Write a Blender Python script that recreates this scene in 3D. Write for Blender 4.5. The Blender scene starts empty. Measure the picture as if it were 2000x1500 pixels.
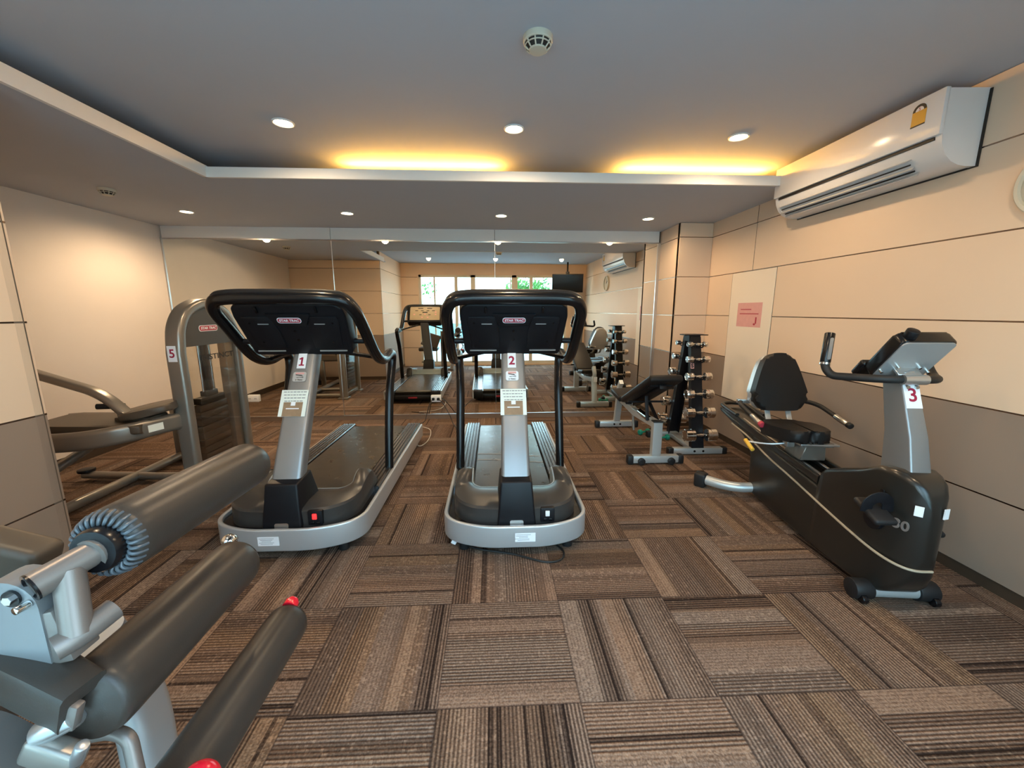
import bpy, bmesh, math, random
from mathutils import Vector, Matrix
random.seed(7)
C = bpy.context.scene.collection
PI = math.pi
V = Vector

# ------------------------------------------------------------------ materials
def newmat(name):
    m = bpy.data.materials.new(name); m.use_nodes = True
    nt = m.node_tree
    return m, nt, nt.nodes['Principled BSDF']

def mat(name, col, rough=0.5, metal=0.0, spec=0.5, coat=0.0, var=0.0, vscale=8.0, bump=0.0, bscale=200.0, trans=0.0, ior=1.45, rvar=0.0):
    m, nt, b = newmat(name)
    b.inputs['Base Color'].default_value = (*col, 1)
    b.inputs['Roughness'].default_value = rough
    b.inputs['Metallic'].default_value = metal
    b.inputs['Specular IOR Level'].default_value = spec
    b.inputs['Coat Weight'].default_value = coat
    b.inputs['Coat Roughness'].default_value = 0.15
    b.inputs['Transmission Weight'].default_value = trans
    b.inputs['IOR'].default_value = ior
    if var or bump or rvar:
        tc = nt.nodes.new('ShaderNodeTexCoord')
    if var or rvar:
        n = nt.nodes.new('ShaderNodeTexNoise'); n.inputs['Scale'].default_value = vscale; n.inputs['Detail'].default_value = 5
        nt.links.new(tc.outputs['Object'], n.inputs['Vector'])
        if var:
            mx = nt.nodes.new('ShaderNodeMix'); mx.data_type = 'RGBA'
            mx.inputs['A'].default_value = (*[max(0, c*(1-var)) for c in col], 1)
            mx.inputs['B'].default_value = (*[min(1, c*(1+var)) for c in col], 1)
            nt.links.new(n.outputs['Fac'], mx.inputs['Factor'])
            nt.links.new(mx.outputs['Result'], b.inputs['Base Color'])
        if rvar:
            mr = nt.nodes.new('ShaderNodeMapRange')
            mr.inputs['To Min'].default_value = max(0.02, rough-rvar); mr.inputs['To Max'].default_value = rough+rvar
            nt.links.new(n.outputs['Fac'], mr.inputs['Value']); nt.links.new(mr.outputs['Result'], b.inputs['Roughness'])
    if bump:
        n2 = nt.nodes.new('ShaderNodeTexNoise'); n2.inputs['Scale'].default_value = bscale; n2.inputs['Detail'].default_value = 3
        nt.links.new(tc.outputs['Object'], n2.inputs['Vector'])
        bp = nt.nodes.new('ShaderNodeBump'); bp.inputs['Strength'].default_value = bump; bp.inputs['Distance'].default_value = 0.002
        nt.links.new(n2.outputs['Fac'], bp.inputs['Height']); nt.links.new(bp.outputs['Normal'], b.inputs['Normal'])
    return m

def emit(name, col, strength):
    m, nt, b = newmat(name)
    b.inputs['Base Color'].default_value = (*col, 1)
    b.inputs['Emission Color'].default_value = (*col, 1)
    b.inputs['Emission Strength'].default_value = strength
    return m

def glassmat(name, tint=(1, 1, 1), gloss=0.08):
    m = bpy.data.materials.new(name); m.use_nodes = True
    nt = m.node_tree; nt.nodes.clear()
    o = nt.nodes.new('ShaderNodeOutputMaterial'); t = nt.nodes.new('ShaderNodeBsdfTransparent'); g = nt.nodes.new('ShaderNodeBsdfGlossy')
    mx = nt.nodes.new('ShaderNodeMixShader'); t.inputs['Color'].default_value = (*tint, 1)
    g.inputs['Roughness'].default_value = 0.03; mx.inputs['Fac'].default_value = gloss
    nt.links.new(t.outputs[0], mx.inputs[1]); nt.links.new(g.outputs[0], mx.inputs[2]); nt.links.new(mx.outputs[0], o.inputs['Surface'])
    return m

def carpet():
    m, nt, b = newmat('carpet_tiles')
    L = nt.links
    def math_(op, a, bb=None):
        n = nt.nodes.new('ShaderNodeMath'); n.operation = op
        for i, v in enumerate((a, bb)):
            if v is None: continue
            if isinstance(v, (int, float)): n.inputs[i].default_value = v
            else: L.new(v, n.inputs[i])
        return n.outputs[0]
    tc = nt.nodes.new('ShaderNodeTexCoord'); sx = nt.nodes.new('ShaderNodeSeparateXYZ'); L.new(tc.outputs['Object'], sx.inputs[0])
    u = math_('DIVIDE', math_('ADD', sx.outputs['X'], 0.205), 0.5)
    v = math_('DIVIDE', math_('SUBTRACT', sx.outputs['Y'], 1.655), 0.5)
    iu, iv = math_('FLOOR', u), math_('FLOOR', v)
    fu, fv = math_('SUBTRACT', u, iu), math_('SUBTRACT', v, iv)
    par = math_('FLOORED_MODULO', math_('ADD', iu, iv), 2.0)
    def mixf(f, a, bb):
        n = nt.nodes.new('ShaderNodeMix'); n.data_type = 'FLOAT'
        L.new(f, n.inputs['Factor'])
        for k, val in (('A', a), ('B', bb)):
            if isinstance(val, (int, float)): n.inputs[k].default_value = val
            else: L.new(val, n.inputs[k])
        return n.outputs['Result']
    ac = mixf(par, fu, fv); al = mixf(par, fv, fu)          # across / along the stripes
    cid = nt.nodes.new('ShaderNodeCombineXYZ'); L.new(iu, cid.inputs[0]); L.new(iv, cid.inputs[1])
    wn = nt.nodes.new('ShaderNodeTexWhiteNoise'); wn.noise_dimensions = '2D'; L.new(cid.outputs[0], wn.inputs['Vector'])
    r = wn.outputs['Value']
    # bands: steps of 1/24 tile with a random value each, grouped
    def bands(k, seed):
        q = math_('ADD', math_('FLOOR', math_('MULTIPLY', ac, k)), math_('MULTIPLY', math_('FLOOR', math_('MULTIPLY', r, 97.0)), 13.7+seed))
        w = nt.nodes.new('ShaderNodeTexWhiteNoise'); w.noise_dimensions = '1D'; L.new(q, w.inputs['W'])
        return w.outputs['Value']
    b1, b2, b3 = bands(6.0, 0), bands(11.0, 3), bands(34.0, 5)
    lines = math_('SINE', math_('MULTIPLY', ac, 2*PI*37))
    lines = math_('MULTIPLY', math_('ADD', lines, 1.0), 0.5)
    lmask = math_('ADD', math_('MULTIPLY', math_('GREATER_THAN', b1, 0.22), math_('ADD', math_('MULTIPLY', b1, 0.5), 0.40)), 0.22)
    line = math_('MULTIPLY', math_('POWER', lines, 1.6), lmask)
    thin = math_('GREATER_THAN', b3, 0.95)
    # loop-pile speckle
    cp = nt.nodes.new('ShaderNodeCombineXYZ'); L.new(math_('MULTIPLY', ac, 62.0), cp.inputs[0]); L.new(math_('MULTIPLY', al, 75.0), cp.inputs[1]); L.new(r, cp.inputs[2])
    ns = nt.nodes.new('ShaderNodeTexNoise'); ns.inputs['Scale'].default_value = 1.0; ns.inputs['Detail'].default_value = 2; L.new(cp.outputs[0], ns.inputs['Vector'])
    vor = nt.nodes.new('ShaderNodeTexVoronoi'); vor.inputs['Scale'].default_value = 1.0; L.new(cp.outputs[0], vor.inputs['Vector'])
    big = nt.nodes.new('ShaderNodeTexNoise'); big.inputs['Scale'].default_value = 1.3; L.new(tc.outputs['Object'], big.inputs['Vector'])
    # darkness factor
    d = math_('MULTIPLY', line, 0.62)
    d = math_('ADD', d, math_('MULTIPLY', math_('POWER', b2, 2.0), 0.30))
    d = math_('ADD', d, math_('MULTIPLY', thin, 0.55))
    d = math_('ADD', d, math_('MULTIPLY', math_('SUBTRACT', vor.outputs['Distance'], 0.45), 0.28))
    cd = nt.nodes.new('ShaderNodeCombineXYZ'); L.new(math_('FLOOR', math_('MULTIPLY', ac, 37.0)), cd.inputs[0]); L.new(math_('FLOOR', math_('MULTIPLY', al, 55.0)), cd.inputs[1]); L.new(math_('MULTIPLY', r, 31.0), cd.inputs[2])
    wd = nt.nodes.new('ShaderNodeTexWhiteNoise'); wd.noise_dimensions = '3D'; L.new(cd.outputs[0], wd.inputs['Vector'])
    dash = math_('MULTIPLY', math_('GREATER_THAN', wd.outputs['Value'], 0.90), math_('GREATER_THAN', bands(9.0, 9), 0.55))
    d = math_('SUBTRACT', d, math_('MULTIPLY', dash, 0.22))
    d = math_('ADD', d, math_('MULTIPLY', math_('SUBTRACT', r, 0.5), 0.14))
    d = math_('ADD', d, math_('MULTIPLY', math_('SUBTRACT', ns.outputs['Fac'], 0.5), 0.7))
    ramp = nt.nodes.new('ShaderNodeValToRGB')
    ramp.color_ramp.elements[0].position = 0.0; ramp.color_ramp.elements[0].color = CARPET[0]
    d = math_('ADD', math_('MULTIPLY', d, 0.9), 0.1)
    ramp.color_ramp.elements[1].position = 1.0; ramp.color_ramp.elements[1].color = CARPET[2]
    e = ramp.color_ramp.elements.new(0.35); e.color = CARPET[1]
    L.new(d, ramp.inputs['Fac'])
    tr = nt.nodes.new('ShaderNodeValToRGB'); L.new(bands(5.0, 21), tr.inputs['Fac'])      # yarn dyes: tan, rust and grey bands
    tr.color_ramp.elements[0].position = 0.0; tr.color_ramp.elements[0].color = (1.06, 0.94, 0.79, 1)
    tr.color_ramp.elements[1].position = 1.0; tr.color_ramp.elements[1].color = (0.98, 0.99, 1.01, 1)
    te = tr.color_ramp.elements.new(0.5); te.color = (1.04, 0.94, 0.88, 1)
    tm = nt.nodes.new('ShaderNodeMix'); tm.data_type = 'RGBA'; tm.blend_type = 'MULTIPLY'; tm.inputs['Factor'].default_value = 1.0
    L.new(ramp.outputs['Color'], tm.inputs['A']); L.new(tr.outputs['Color'], tm.inputs['B'])
    # seams between tiles
    em = math_('MINIMUM', math_('MINIMUM', fu, math_('SUBTRACT', 1.0, fu)), math_('MINIMUM', fv, math_('SUBTRACT', 1.0, fv)))
    seam = math_('LESS_THAN', em, 0.006)
    mx = nt.nodes.new('ShaderNodeMix'); mx.data_type = 'RGBA'; L.new(math_('MULTIPLY', seam, 0.55), mx.inputs['Factor'])
    L.new(tm.outputs['Result'], mx.inputs['A']); mx.inputs['B'].default_value = (0.03, 0.02, 0.017, 1)
    L.new(mx.outputs['Result'], b.inputs['Base Color'])
    b.inputs['Roughness'].default_value = 0.95; b.inputs['Specular IOR Level'].default_value = 0.15
    bp = nt.nodes.new('ShaderNodeBump'); bp.inputs['Strength'].default_value = 0.6; bp.inputs['Distance'].default_value = 0.004; bp.invert = True
    L.new(math_('ADD', line, math_('MULTIPLY', vor.outputs['Distance'], 0.7)), bp.inputs['Height']); L.new(bp.outputs['Normal'], b.inputs['Normal'])
    return m
CARPET = [(0.285, 0.205, 0.152, 1), (0.130, 0.088, 0.064, 1), (0.020, 0.012, 0.009, 1)]

M = {}
M['carpet'] = carpet()
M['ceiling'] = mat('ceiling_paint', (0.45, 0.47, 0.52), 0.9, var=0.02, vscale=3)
M['fascia'] = mat('fascia_paint', (0.80, 0.77, 0.73), 0.8)
M['plaster'] = mat('plaster_wall', (0.80, 0.71, 0.63), 0.85, var=0.03, vscale=4, bump=0.05, bscale=60)
M['panel'] = mat('cream_panel', (0.76, 0.568, 0.405), 0.55, var=0.025, vscale=2.5)
M['panel_dark'] = mat('taupe_panel', (0.285, 0.21, 0.160), 0.55, var=0.03, vscale=2.5)
M['panel_pale'] = mat('pale_panel', (0.84, 0.71, 0.56), 0.5, var=0.02, vscale=2)
M['backing'] = mat('wall_backing', (0.10, 0.075, 0.055), 0.7)
M['joint'] = mat('bronze_joint', (0.30, 0.22, 0.17), 0.25, metal=1.0)
M['kick'] = mat('brown_kickboard', (0.17, 0.115, 0.08), 0.6, var=0.15, vscale=20)
M['base'] = mat('dark_baseboard', (0.055, 0.035, 0.022), 0.5, var=0.15, vscale=20)
M['chrome'] = mat('chrome', (0.82, 0.80, 0.77), 0.12, metal=1.0)
M['chrome_rough'] = mat('brushed_chrome', (0.62, 0.60, 0.58), 0.28, metal=1.0)
M['mirror'] = mat('mirror_glass', (0.90, 0.90, 0.84), 0.0, metal=1.0)
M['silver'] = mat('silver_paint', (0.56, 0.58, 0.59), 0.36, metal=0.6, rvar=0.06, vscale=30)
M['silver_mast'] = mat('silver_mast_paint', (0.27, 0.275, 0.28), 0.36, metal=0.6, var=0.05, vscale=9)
M['black'] = mat('black_plastic', (0.007, 0.007, 0.009), 0.42, spec=0.32, bump=0.06, bscale=400)
M['black_gloss'] = mat('black_gloss', (0.005, 0.005, 0.006), 0.25, spec=0.4, coat=0.15)
M['black_rubber'] = mat('black_rubber', (0.011, 0.011, 0.012), 0.5, bump=0.05, bscale=300)
M['belt'] = mat('belt_rubber', (0.045, 0.040, 0.034), 0.30, spec=0.6, rvar=0.08, vscale=14)
M['belt_line'] = mat('belt_seam', (0.32, 0.30, 0.28), 0.5)
M['rail'] = mat('rail_aluminium', (0.30, 0.30, 0.31), 0.22, metal=1.0)
M['hood'] = mat('hood_plastic', (0.035, 0.032, 0.030), 0.33, spec=0.6)
M['lip'] = mat('pale_lip', (0.42, 0.48, 0.49), 0.4)
M['white'] = mat('white_plastic', (0.80, 0.79, 0.76), 0.4)
M['paper'] = mat('paper', (0.78, 0.80, 0.72), 0.7)
M['paper_white'] = mat('sticker_white', (0.82, 0.82, 0.84), 0.5)
M['paper_pink'] = mat('pink_paper', (0.72, 0.36, 0.32), 0.6, var=0.08, vscale=30)
M['ink'] = mat('grey_ink', (0.25, 0.25, 0.25), 0.7)
M['ink_black'] = mat('black_ink', (0.02, 0.02, 0.02), 0.6)
M['ink_red'] = mat('red_ink', (0.32, 0.01, 0.045), 0.6)
M['logo_red'] = mat('logo_red', (0.42, 0.03, 0.05), 0.5)
M['photo'] = mat('printed_photo', (0.30, 0.19, 0.11), 0.6, var=0.3, vscale=30)
M['red'] = mat('red_plastic', (0.75, 0.012, 0.03), 0.2, coat=0.5)
M['red_lit'] = emit('red_switch_lamp', (1.0, 0.03, 0.03), 1.2)
M['bronze_grey'] = mat('bronze_grey_paint', (0.25, 0.225, 0.195), 0.30, metal=0.55, spec=0.6)
M['machine_silver'] = mat('machine_silver_paint', (0.20, 0.17, 0.15), 0.36, metal=0.45, bump=0.06, bscale=500)
M['shroud'] = mat('dark_shroud', (0.060, 0.048, 0.036), 0.4)
M['vinyl'] = mat('grey_vinyl', (0.042, 0.034, 0.028), 0.34, spec=0.42, bump=0.08, bscale=350, rvar=0.06, vscale=5)
M['vinyl_end_daylit'] = mat('daylit_vinyl', (0.075, 0.088, 0.10), 0.34, spec=0.6)  # roller vinyl again, blue window daylight painted into its colour
M['pad_black'] = mat('black_vinyl', (0.010, 0.009, 0.009), 0.45, spec=0.3, bump=0.05, bscale=300)
M['pad_brown'] = mat('brown_vinyl', (0.075, 0.055, 0.038), 0.45)
M['steel'] = mat('galvanised_steel', (0.55, 0.57, 0.58), 0.3, metal=0.9)
M['silver_box'] = mat('silver_powdercoat', (0.52, 0.55, 0.55), 0.35, metal=0.5)
M['stack'] = mat('weight_plate', (0.028, 0.022, 0.018), 0.45)
M['clear'] = glassmat('clear_cover', (0.95, 0.93, 0.90), 0.10)
M['pane'] = glassmat('window_glass', (0.93, 0.98, 0.97), 0.05)
M['bike_body'] = mat('bike_shell', (0.020, 0.0185, 0.016), 0.30, metal=0.3, spec=0.6, coat=0.35)
M['bike_line'] = mat('tan_pinstripe', (0.38, 0.31, 0.22), 0.35)
M['grip'] = mat('foam_grip', (0.013, 0.012, 0.012), 0.55)
M['yellow'] = mat('yellow_grip', (0.75, 0.42, 0.05), 0.4)
M['console_panel'] = mat('console_panel', (0.42, 0.33, 0.21), 0.4, var=0.1, vscale=20)
M['lens'] = emit('downlight_lens', (1.0, 0.80, 0.52), 26.0)
M['tube_lamp'] = emit('amber_tube', (1.0, 0.50, 0.09), 135.0)
M['ac'] = mat('ac_white', (0.78, 0.74, 0.71), 0.22, spec=0.5, coat=0.3)
M['ac_grille'] = mat('ac_grille', (0.52, 0.49, 0.47), 0.4)
M['dark_slot'] = mat('dark_slot', (0.02, 0.015, 0.012), 0.6)
M['gold'] = mat('gold_label', (0.62, 0.36, 0.05), 0.45)
M['bone'] = mat('bone_plastic', (0.62, 0.56, 0.44), 0.45)
M['frame_cream'] = mat('window_frame_paint', (0.70, 0.64, 0.52), 0.4)
M['green'] = mat('green_vinyl', (0.01, 0.24, 0.16), 0.4)
M['cable'] = mat('black_cable', (0.012, 0.011, 0.010), 0.5)
M['tan_cable'] = mat('white_cable', (0.50, 0.44, 0.36), 0.5)
M['teal'] = mat('teal_wall_paint', (0.30, 0.66, 0.66), 0.6)
M['deck'] = mat('deck_stone', (0.55, 0.55, 0.52), 0.8, var=0.1, vscale=5)
M['leaf'] = mat('leaf', (0.10, 0.28, 0.05), 0.6, var=0.4, vscale=6)
M['bark'] = mat('bark', (0.14, 0.10, 0.07), 0.9)
M['screen'] = mat('tv_screen', (0.006, 0.006, 0.007), 0.15)
M['clock_face'] = mat('clock_face', (0.62, 0.52, 0.38), 0.5)

# ------------------------------------------------------------------ mesh helpers
def obj(name, bm, m, parent=None, smooth=True, angle=38):
    me = bpy.data.meshes.new(name)
    bmesh.ops.remove_doubles(bm, verts=bm.verts, dist=1e-6)
    bmesh.ops.recalc_face_normals(bm, faces=bm.faces)
    bm.to_mesh(me); bm.free()
    if smooth:
        me.polygons.foreach_set('use_smooth', [True]*len(me.polygons))
        me.set_sharp_from_angle(angle=math.radians(angle))
    ms = m if isinstance(m, (list, tuple)) else [m]
    for k in ms: me.materials.append(M[k])
    o = bpy.data.objects.new(name, me); C.objects.link(o)
    if parent: o.parent = parent
    return o

def thing(name, label, cat, loc=(0, 0, 0), rotz=0.0, group=None):
    o = bpy.data.objects.new(name, None); C.objects.link(o)
    o.location = loc; o.rotation_euler = (0, 0, rotz); o.empty_display_size = 0.1
    o['label'] = label; o['category'] = cat
    if group: o['group'] = group
    return o

def tag(o, label, cat, group=None):
    o['label'] = label; o['category'] = cat
    if group: o['group'] = group
    return o

def struct(name, bm, m, parent=None, smooth=False):
    o = obj(name, bm, m, parent, smooth=smooth)
    if not parent: o['kind'] = 'structure'
    return o

def NB(): return bmesh.new()

def box(bm, c, s, bev=0.0, seg=2, rot=None, taper=None):
    """box centred at c with full size s; rot = Matrix 3x3; taper=(fx,fy) scales the top face"""
    r = bmesh.ops.create_cube(bm, size=1.0)
    vs = r['verts']
    for v in vs:
        v.co = V((v.co.x*s[0], v.co.y*s[1], v.co.z*s[2]))
        if taper and v.co.z > 0: v.co.x *= taper[0]; v.co.y *= taper[1]
    if bev > 0:
        es = list({e for v in vs for e in v.link_edges})
        rb = bmesh.ops.bevel(bm, geom=es, offset=bev, segments=seg, profile=0.5, affect='EDGES')
        vs = list({v for f in rb['faces'] for v in f.verts} | {v for v in vs if v.is_valid})
        # all verts of this island
        seen = set(vs); st = list(vs)
        while st:
            a = st.pop()
            for e in a.link_edges:
                o2 = e.other_vert(a)
                if o2 not in seen: seen.add(o2); st.append(o2)
        vs = list(seen)
    for v in vs:
        if rot is not None: v.co = rot @ v.co
        v.co += V(c)
    return vs

def b2(bm, x0, x1, y0, y1, z0, z1, bev=0.0, seg=2):
    return box(bm, ((x0+x1)/2, (y0+y1)/2, (z0+z1)/2), (abs(x1-x0), abs(y1-y0), abs(z1-z0)), bev, seg)

def smooth_path(pts, n=8, closed=False):
    P = [V(p) for p in pts]; out = []
    N = len(P)
    rng = range(N if closed else N-1)
    for i in rng:
        p0 = P[(i-1) % N] if (closed or i > 0) else P[0]*2-P[1]
        p1, p2 = P[i], P[(i+1) % N]
        p3 = P[(i+2) % N] if (closed or i+2 < N) else P[-1]*2-P[-2]
        for k in range(n):
            t = k/n
            out.append(0.5*((2*p1)+(-p0+p2)*t+(2*p0-5*p1+4*p2-p3)*t*t+(-p0+3*p1-3*p2+p3)*t**3))
    if not closed: out.append(P[-1])
    return out

def fillet(pts, r, n=6):
    P = [V(p) for p in pts]; out = [P[0]]
    for i in range(1, len(P)-1):
        a, b, c = P[i-1], P[i], P[i+1]
        d1, d2 = (a-b), (c-b)
        rr = min(r, d1.length*0.48, d2.length*0.48)
        q1, q2 = b+d1.normalized()*rr, b+d2.normalized()*rr
        for k in range(n+1):
            t = k/n
            out.append(q1*(1-t)**2+b*2*t*(1-t)+q2*t*t)
    out.append(P[-1])
    return out

def frames(path, up=None, closed=False):
    n = len(path); T = []
    for i in range(n):
        if closed: t = path[(i+1) % n]-path[(i-1) % n]
        else: t = path[min(i+1, n-1)]-path[max(i-1, 0)]
        T.append(t.normalized())
    fr = []
    if up is not None:
        U = V(up)
        for t in T:
            s = t.cross(U)
            if s.length < 1e-5: s = V((1, 0, 0))
            s.normalize(); u = s.cross(t).normalized()
            fr.append((s, u))
    else:
        t0 = T[0]; a = V((0, 0, 1)) if abs(t0.z) < 0.9 else V((1, 0, 0))
        s = t0.cross(a).normalized()
        for i, t in enumerate(T):
            if i > 0:
                s = (s - t*s.dot(t)).normalized()
            fr.append((s, t.cross(s).normalized()*-1))
    return fr

def sweep(bm, path, prof, up=None, closed=False, caps=True):
    """prof: list of (a,b) or function(i, n)->list"""
    path = [V(p) for p in path]; fr = frames(path, up, closed); rings = []
    n = len(path)
    for i, p in enumerate(path):
        pr = prof(i, n) if callable(prof) else prof
        s, u = fr[i]
        rings.append([bm.verts.new(p+s*a+u*b) for a, b in pr])
    m_ = len(rings[0])
    for i in range(n if closed else n-1):
        A, B = rings[i], rings[(i+1) % n]
        for k in range(m_):
            k2 = (k+1) % m_
            bm.faces.new((A[k], A[k2], B[k2], B[k]))
    if caps and not closed:
        bm.faces.new(rings[0][::-1]); bm.faces.new(rings[-1])
    return rings

def circ(r, n=16, r2=None):
    r2 = r if r2 is None else r2
    return [(r*math.cos(2*PI*k/n), r2*math.sin(2*PI*k/n)) for k in range(n)]

def rrect(w, h, r, n=4):
    out = []
    for cx, cy, a0 in ((w/2-r, h/2-r, 0), (-w/2+r, h/2-r, PI/2), (-w/2+r, -h/2+r, PI), (w/2-r, -h/2+r, 1.5*PI)):
        for k in range(n+1):
            a = a0+PI/2*k/n
            out.append((cx+r*math.cos(a), cy+r*math.sin(a)))
    return out

def tube(bm, pts, r, n=14, closed=False, up=None):
    return sweep(bm, pts, circ(r, n), up=up, closed=closed)

def cyl(bm, p0, p1, r, n=24, r2=None, bev=0.0):
    p0, p1 = V(p0), V(p1); r2 = r if r2 is None else r2
    d = (p1-p0); L = d.length
    if bev > 0:
        prof = [(0, r-bev), (bev*0.3, r-bev*0.3), (bev, r), (L-bev, r2), (L-bev*0.3, r2-bev*0.3), (L, r2-bev)]
    else:
        prof = [(0, r), (L, r2)]
    return lathe(bm, prof, p0, d.normalized(), n)

def lathe(bm, prof, origin, axis, n=24, caps=True):
    """prof: list of (distance along axis, radius)"""
    o = V(origin); a = V(axis).normalized()
    s = a.cross(V((0, 0, 1)))
    if s.length < 1e-4: s = V((1, 0, 0))
    s.normalize(); t = a.cross(s)
    rings = []
    for z, r in prof:
        if r < 1e-6:
            rings.append([bm.verts.new(o+a*z)])
        else:
            rings.append([bm.verts.new(o+a*z+s*(r*math.cos(2*PI*k/n))+t*(r*math.sin(2*PI*k/n))) for k in range(n)])
    for A, B in zip(rings, rings[1:]):
        for k in range(n):
            k2 = (k+1) % n
            if len(A) == 1 and len(B) == 1: continue
            if len(A) == 1: bm.faces.new((A[0], B[k2], B[k]))
            elif len(B) == 1: bm.faces.new((A[k], A[k2], B[0]))
            else: bm.faces.new((A[k], A[k2], B[k2], B[k]))
    if caps:
        if len(rings[0]) > 1: bm.faces.new(rings[0][::-1])
        if len(rings[-1]) > 1: bm.faces.new(rings[-1])
    return rings

def prism(bm, poly, fn0, fn1):
    """poly list of 2D, fn(a,b)->3D for the two caps"""
    A = [bm.verts.new(V(fn0(a, b))) for a, b in poly]; B = [bm.verts.new(V(fn1(a, b))) for a, b in poly]
    bm.faces.new(A[::-1]); bm.faces.new(B)
    n = len(poly)
    for k in range(n):
        k2 = (k+1) % n
        bm.faces.new((A[k], A[k2], B[k2], B[k]))
    return A+B

def plate(bm, o, ex, ey, w, h, t=0.0015, r=0.0):
    """thin plate centred at o in the plane (ex,ey), standing off by t along ex x ey"""
    o, ex, ey = V(o), V(ex).normalized(), V(ey).normalized(); nn = ex.cross(ey)
    poly = rrect(w, h, r, 5) if r > 0 else [(w/2, h/2), (-w/2, h/2), (-w/2, -h/2), (w/2, -h/2)]
    prism(bm, poly, lambda a, b: o+ex*a+ey*b, lambda a, b: o+ex*a+ey*b+nn*t)

def text_mesh(body, size, o, ex, ey, ext=0.0006, align='CENTER', bold=0.0, shear=0.0, sx=1.0):
    cu = bpy.data.curves.new('lettering', 'FONT'); cu.body = body; cu.size = size; cu.align_x = align; cu.align_y = 'CENTER'
    cu.extrude = ext; cu.offset = bold; cu.shear = shear
    to = bpy.data.objects.new('lettering', cu)
    C.objects.link(to)
    dg = bpy.context.evaluated_depsgraph_get()
    me = bpy.data.meshes.new_from_object(to.evaluated_get(dg))
    bpy.data.objects.remove(to); bpy.data.curves.remove(cu)
    o, ex, ey = V(o), V(ex).normalized(), V(ey).normalized(); nn = ex.cross(ey)
    bm = NB(); bm.from_mesh(me); bpy.data.meshes.remove(me)
    for v in bm.verts:
        v.co = o+ex*(v.co.x*sx)+ey*v.co.y+nn*v.co.z
    return bm

def sphere(bm, c, r, sc=(1, 1, 1), u=20, v=12):
    rr = bmesh.ops.create_uvsphere(bm, u_segments=u, v_segments=v, radius=r)
    for q in rr['verts']: q.co = V((q.co.x*sc[0], q.co.y*sc[1], q.co.z*sc[2]))+V(c)

def rotm(ax, a): return Matrix.Rotation(a, 3, ax)

def copy_tree(o, parent=None):
    c = o.copy(); C.objects.link(c)
    if parent: c.parent = parent
    for ch in list(o.children): copy_tree(ch, c)
    return c

# ------------------------------------------------------------------ room numbers (metres; camera stands in the sliding door at the origin)
XR, XL, XCOL = 2.41, -3.75, -2.07
YR, YALC = -0.06, 1.89
ZC, ZS = 2.46, 2.29
TH = 0.012
MA = math.radians(0.69)                 # the mirror wall runs a little out of square
def YM(x): return 4.945+0.012*x
JZ = [0.06, 0.455, 0.88, 1.30, 1.72, 2.14, ZC]

bm = NB(); b2(bm, -4.2, 2.9, YR-0.12, 5.4, -0.05, 0); floor = struct('floor', bm, 'carpet')
# upper ceiling and dropped soffit with the light cove
bm = NB(); b2(bm, -4.2, 2.9, YR-0.12, 5.4, ZC, ZC+0.08); ceiling = struct('ceiling', bm, 'ceiling')
bm = NB()
XF, YF = -2.03, 3.17
b2(bm, -4.2, 2.9, YF, 5.4, ZS, ZS+0.02)                      # soffit along the mirror
b2(bm, -4.2, XF, YALC-0.3, YF-0.0005, ZS, ZS+0.02)                  # soffit over the alcove
b2(bm, -4.2, 2.9, 3.62, 3.66, ZS+0.02, ZC)                        # back of the cove
b2(bm, XF-0.45, XF-0.41, YALC, 3.62, ZS+0.02, ZC)
struct('trim_1', bm, 'ceiling')
bm = NB()
b2(bm, XF-0.02, 2.9, YF-0.022, YF, ZS-0.004, 2.355)
b2(bm, XF-0.02, XF+0.002, YALC-0.2, YF, ZS-0.004, 2.365)
struct('trim_2', bm, 'fascia')

def panel_wall(name, o, ex, nrm, length, z0, z1, seams=(), rows=JZ, skip=None, top=None):
    """panelled wall: backing + one panel object per rectangle + metal strips in the joints. o is the start on the floor, ex runs along, nrm out"""
    o, ex, nn = V(o), V(ex), V(nrm)
    root_bm = NB()
    prism(root_bm, [(0, z0), (length, z0), (length, z1), (0, z1)], lambda a, b: o+ex*a+V((0, 0, b))-nn*0.05, lambda a, b: o+ex*a+V((0, 0, b))-nn*TH)
    root = struct(name, root_bm, 'backing')
    g = 0.004
    for k in range(len(rows)-1):
        za, zb = max(rows[k], z0), min(rows[k+1], z1)
        if zb <= za: continue
        xs = [0]+[s for (s, rws) in seams if k in rws]+[length]
        for a0, a1 in zip(xs, xs[1:]):
            if skip and skip(k, a0, a1): continue
            bm = NB()
            prism(bm, [(a0+g, za+g), (a1-g, za+g), (a1-g, zb-g), (a0+g, zb-g)], lambda a, b: o+ex*a+V((0, 0, b))-nn*TH, lambda a, b: o+ex*a+V((0, 0, b)))
            obj('panel', bm, 'panel_dark' if zb < 0.9 else 'panel', root, smooth=False)
        if k > 0 and za < z1:
            bm = NB(); prism(bm, [(0, za-g), (length, za-g), (length, za+g), (0, za+g)], lambda a, b: o+ex*a+V((0, 0, b))-nn*TH, lambda a, b: o+ex*a+V((0, 0, b))-nn*0.002)
            obj('joint_strip', bm, 'joint', root, smooth=False)
    return root

def base(name, p0, p1, nrm, h=0.06, m='base'):
    p0, p1, nn = V(p0), V(p1), V(nrm); bm = NB()
    ex = (p1-p0); L = ex.length; ex.normalize()
    prism(bm, [(0, 0), (L, 0), (L, h), (0, h)], lambda a, b: p0+ex*a+V((0, 0, b))-nn*0.03, lambda a, b: p0+ex*a+V((0, 0, b))-nn*0.006)
    return struct(name, bm, m)

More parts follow.
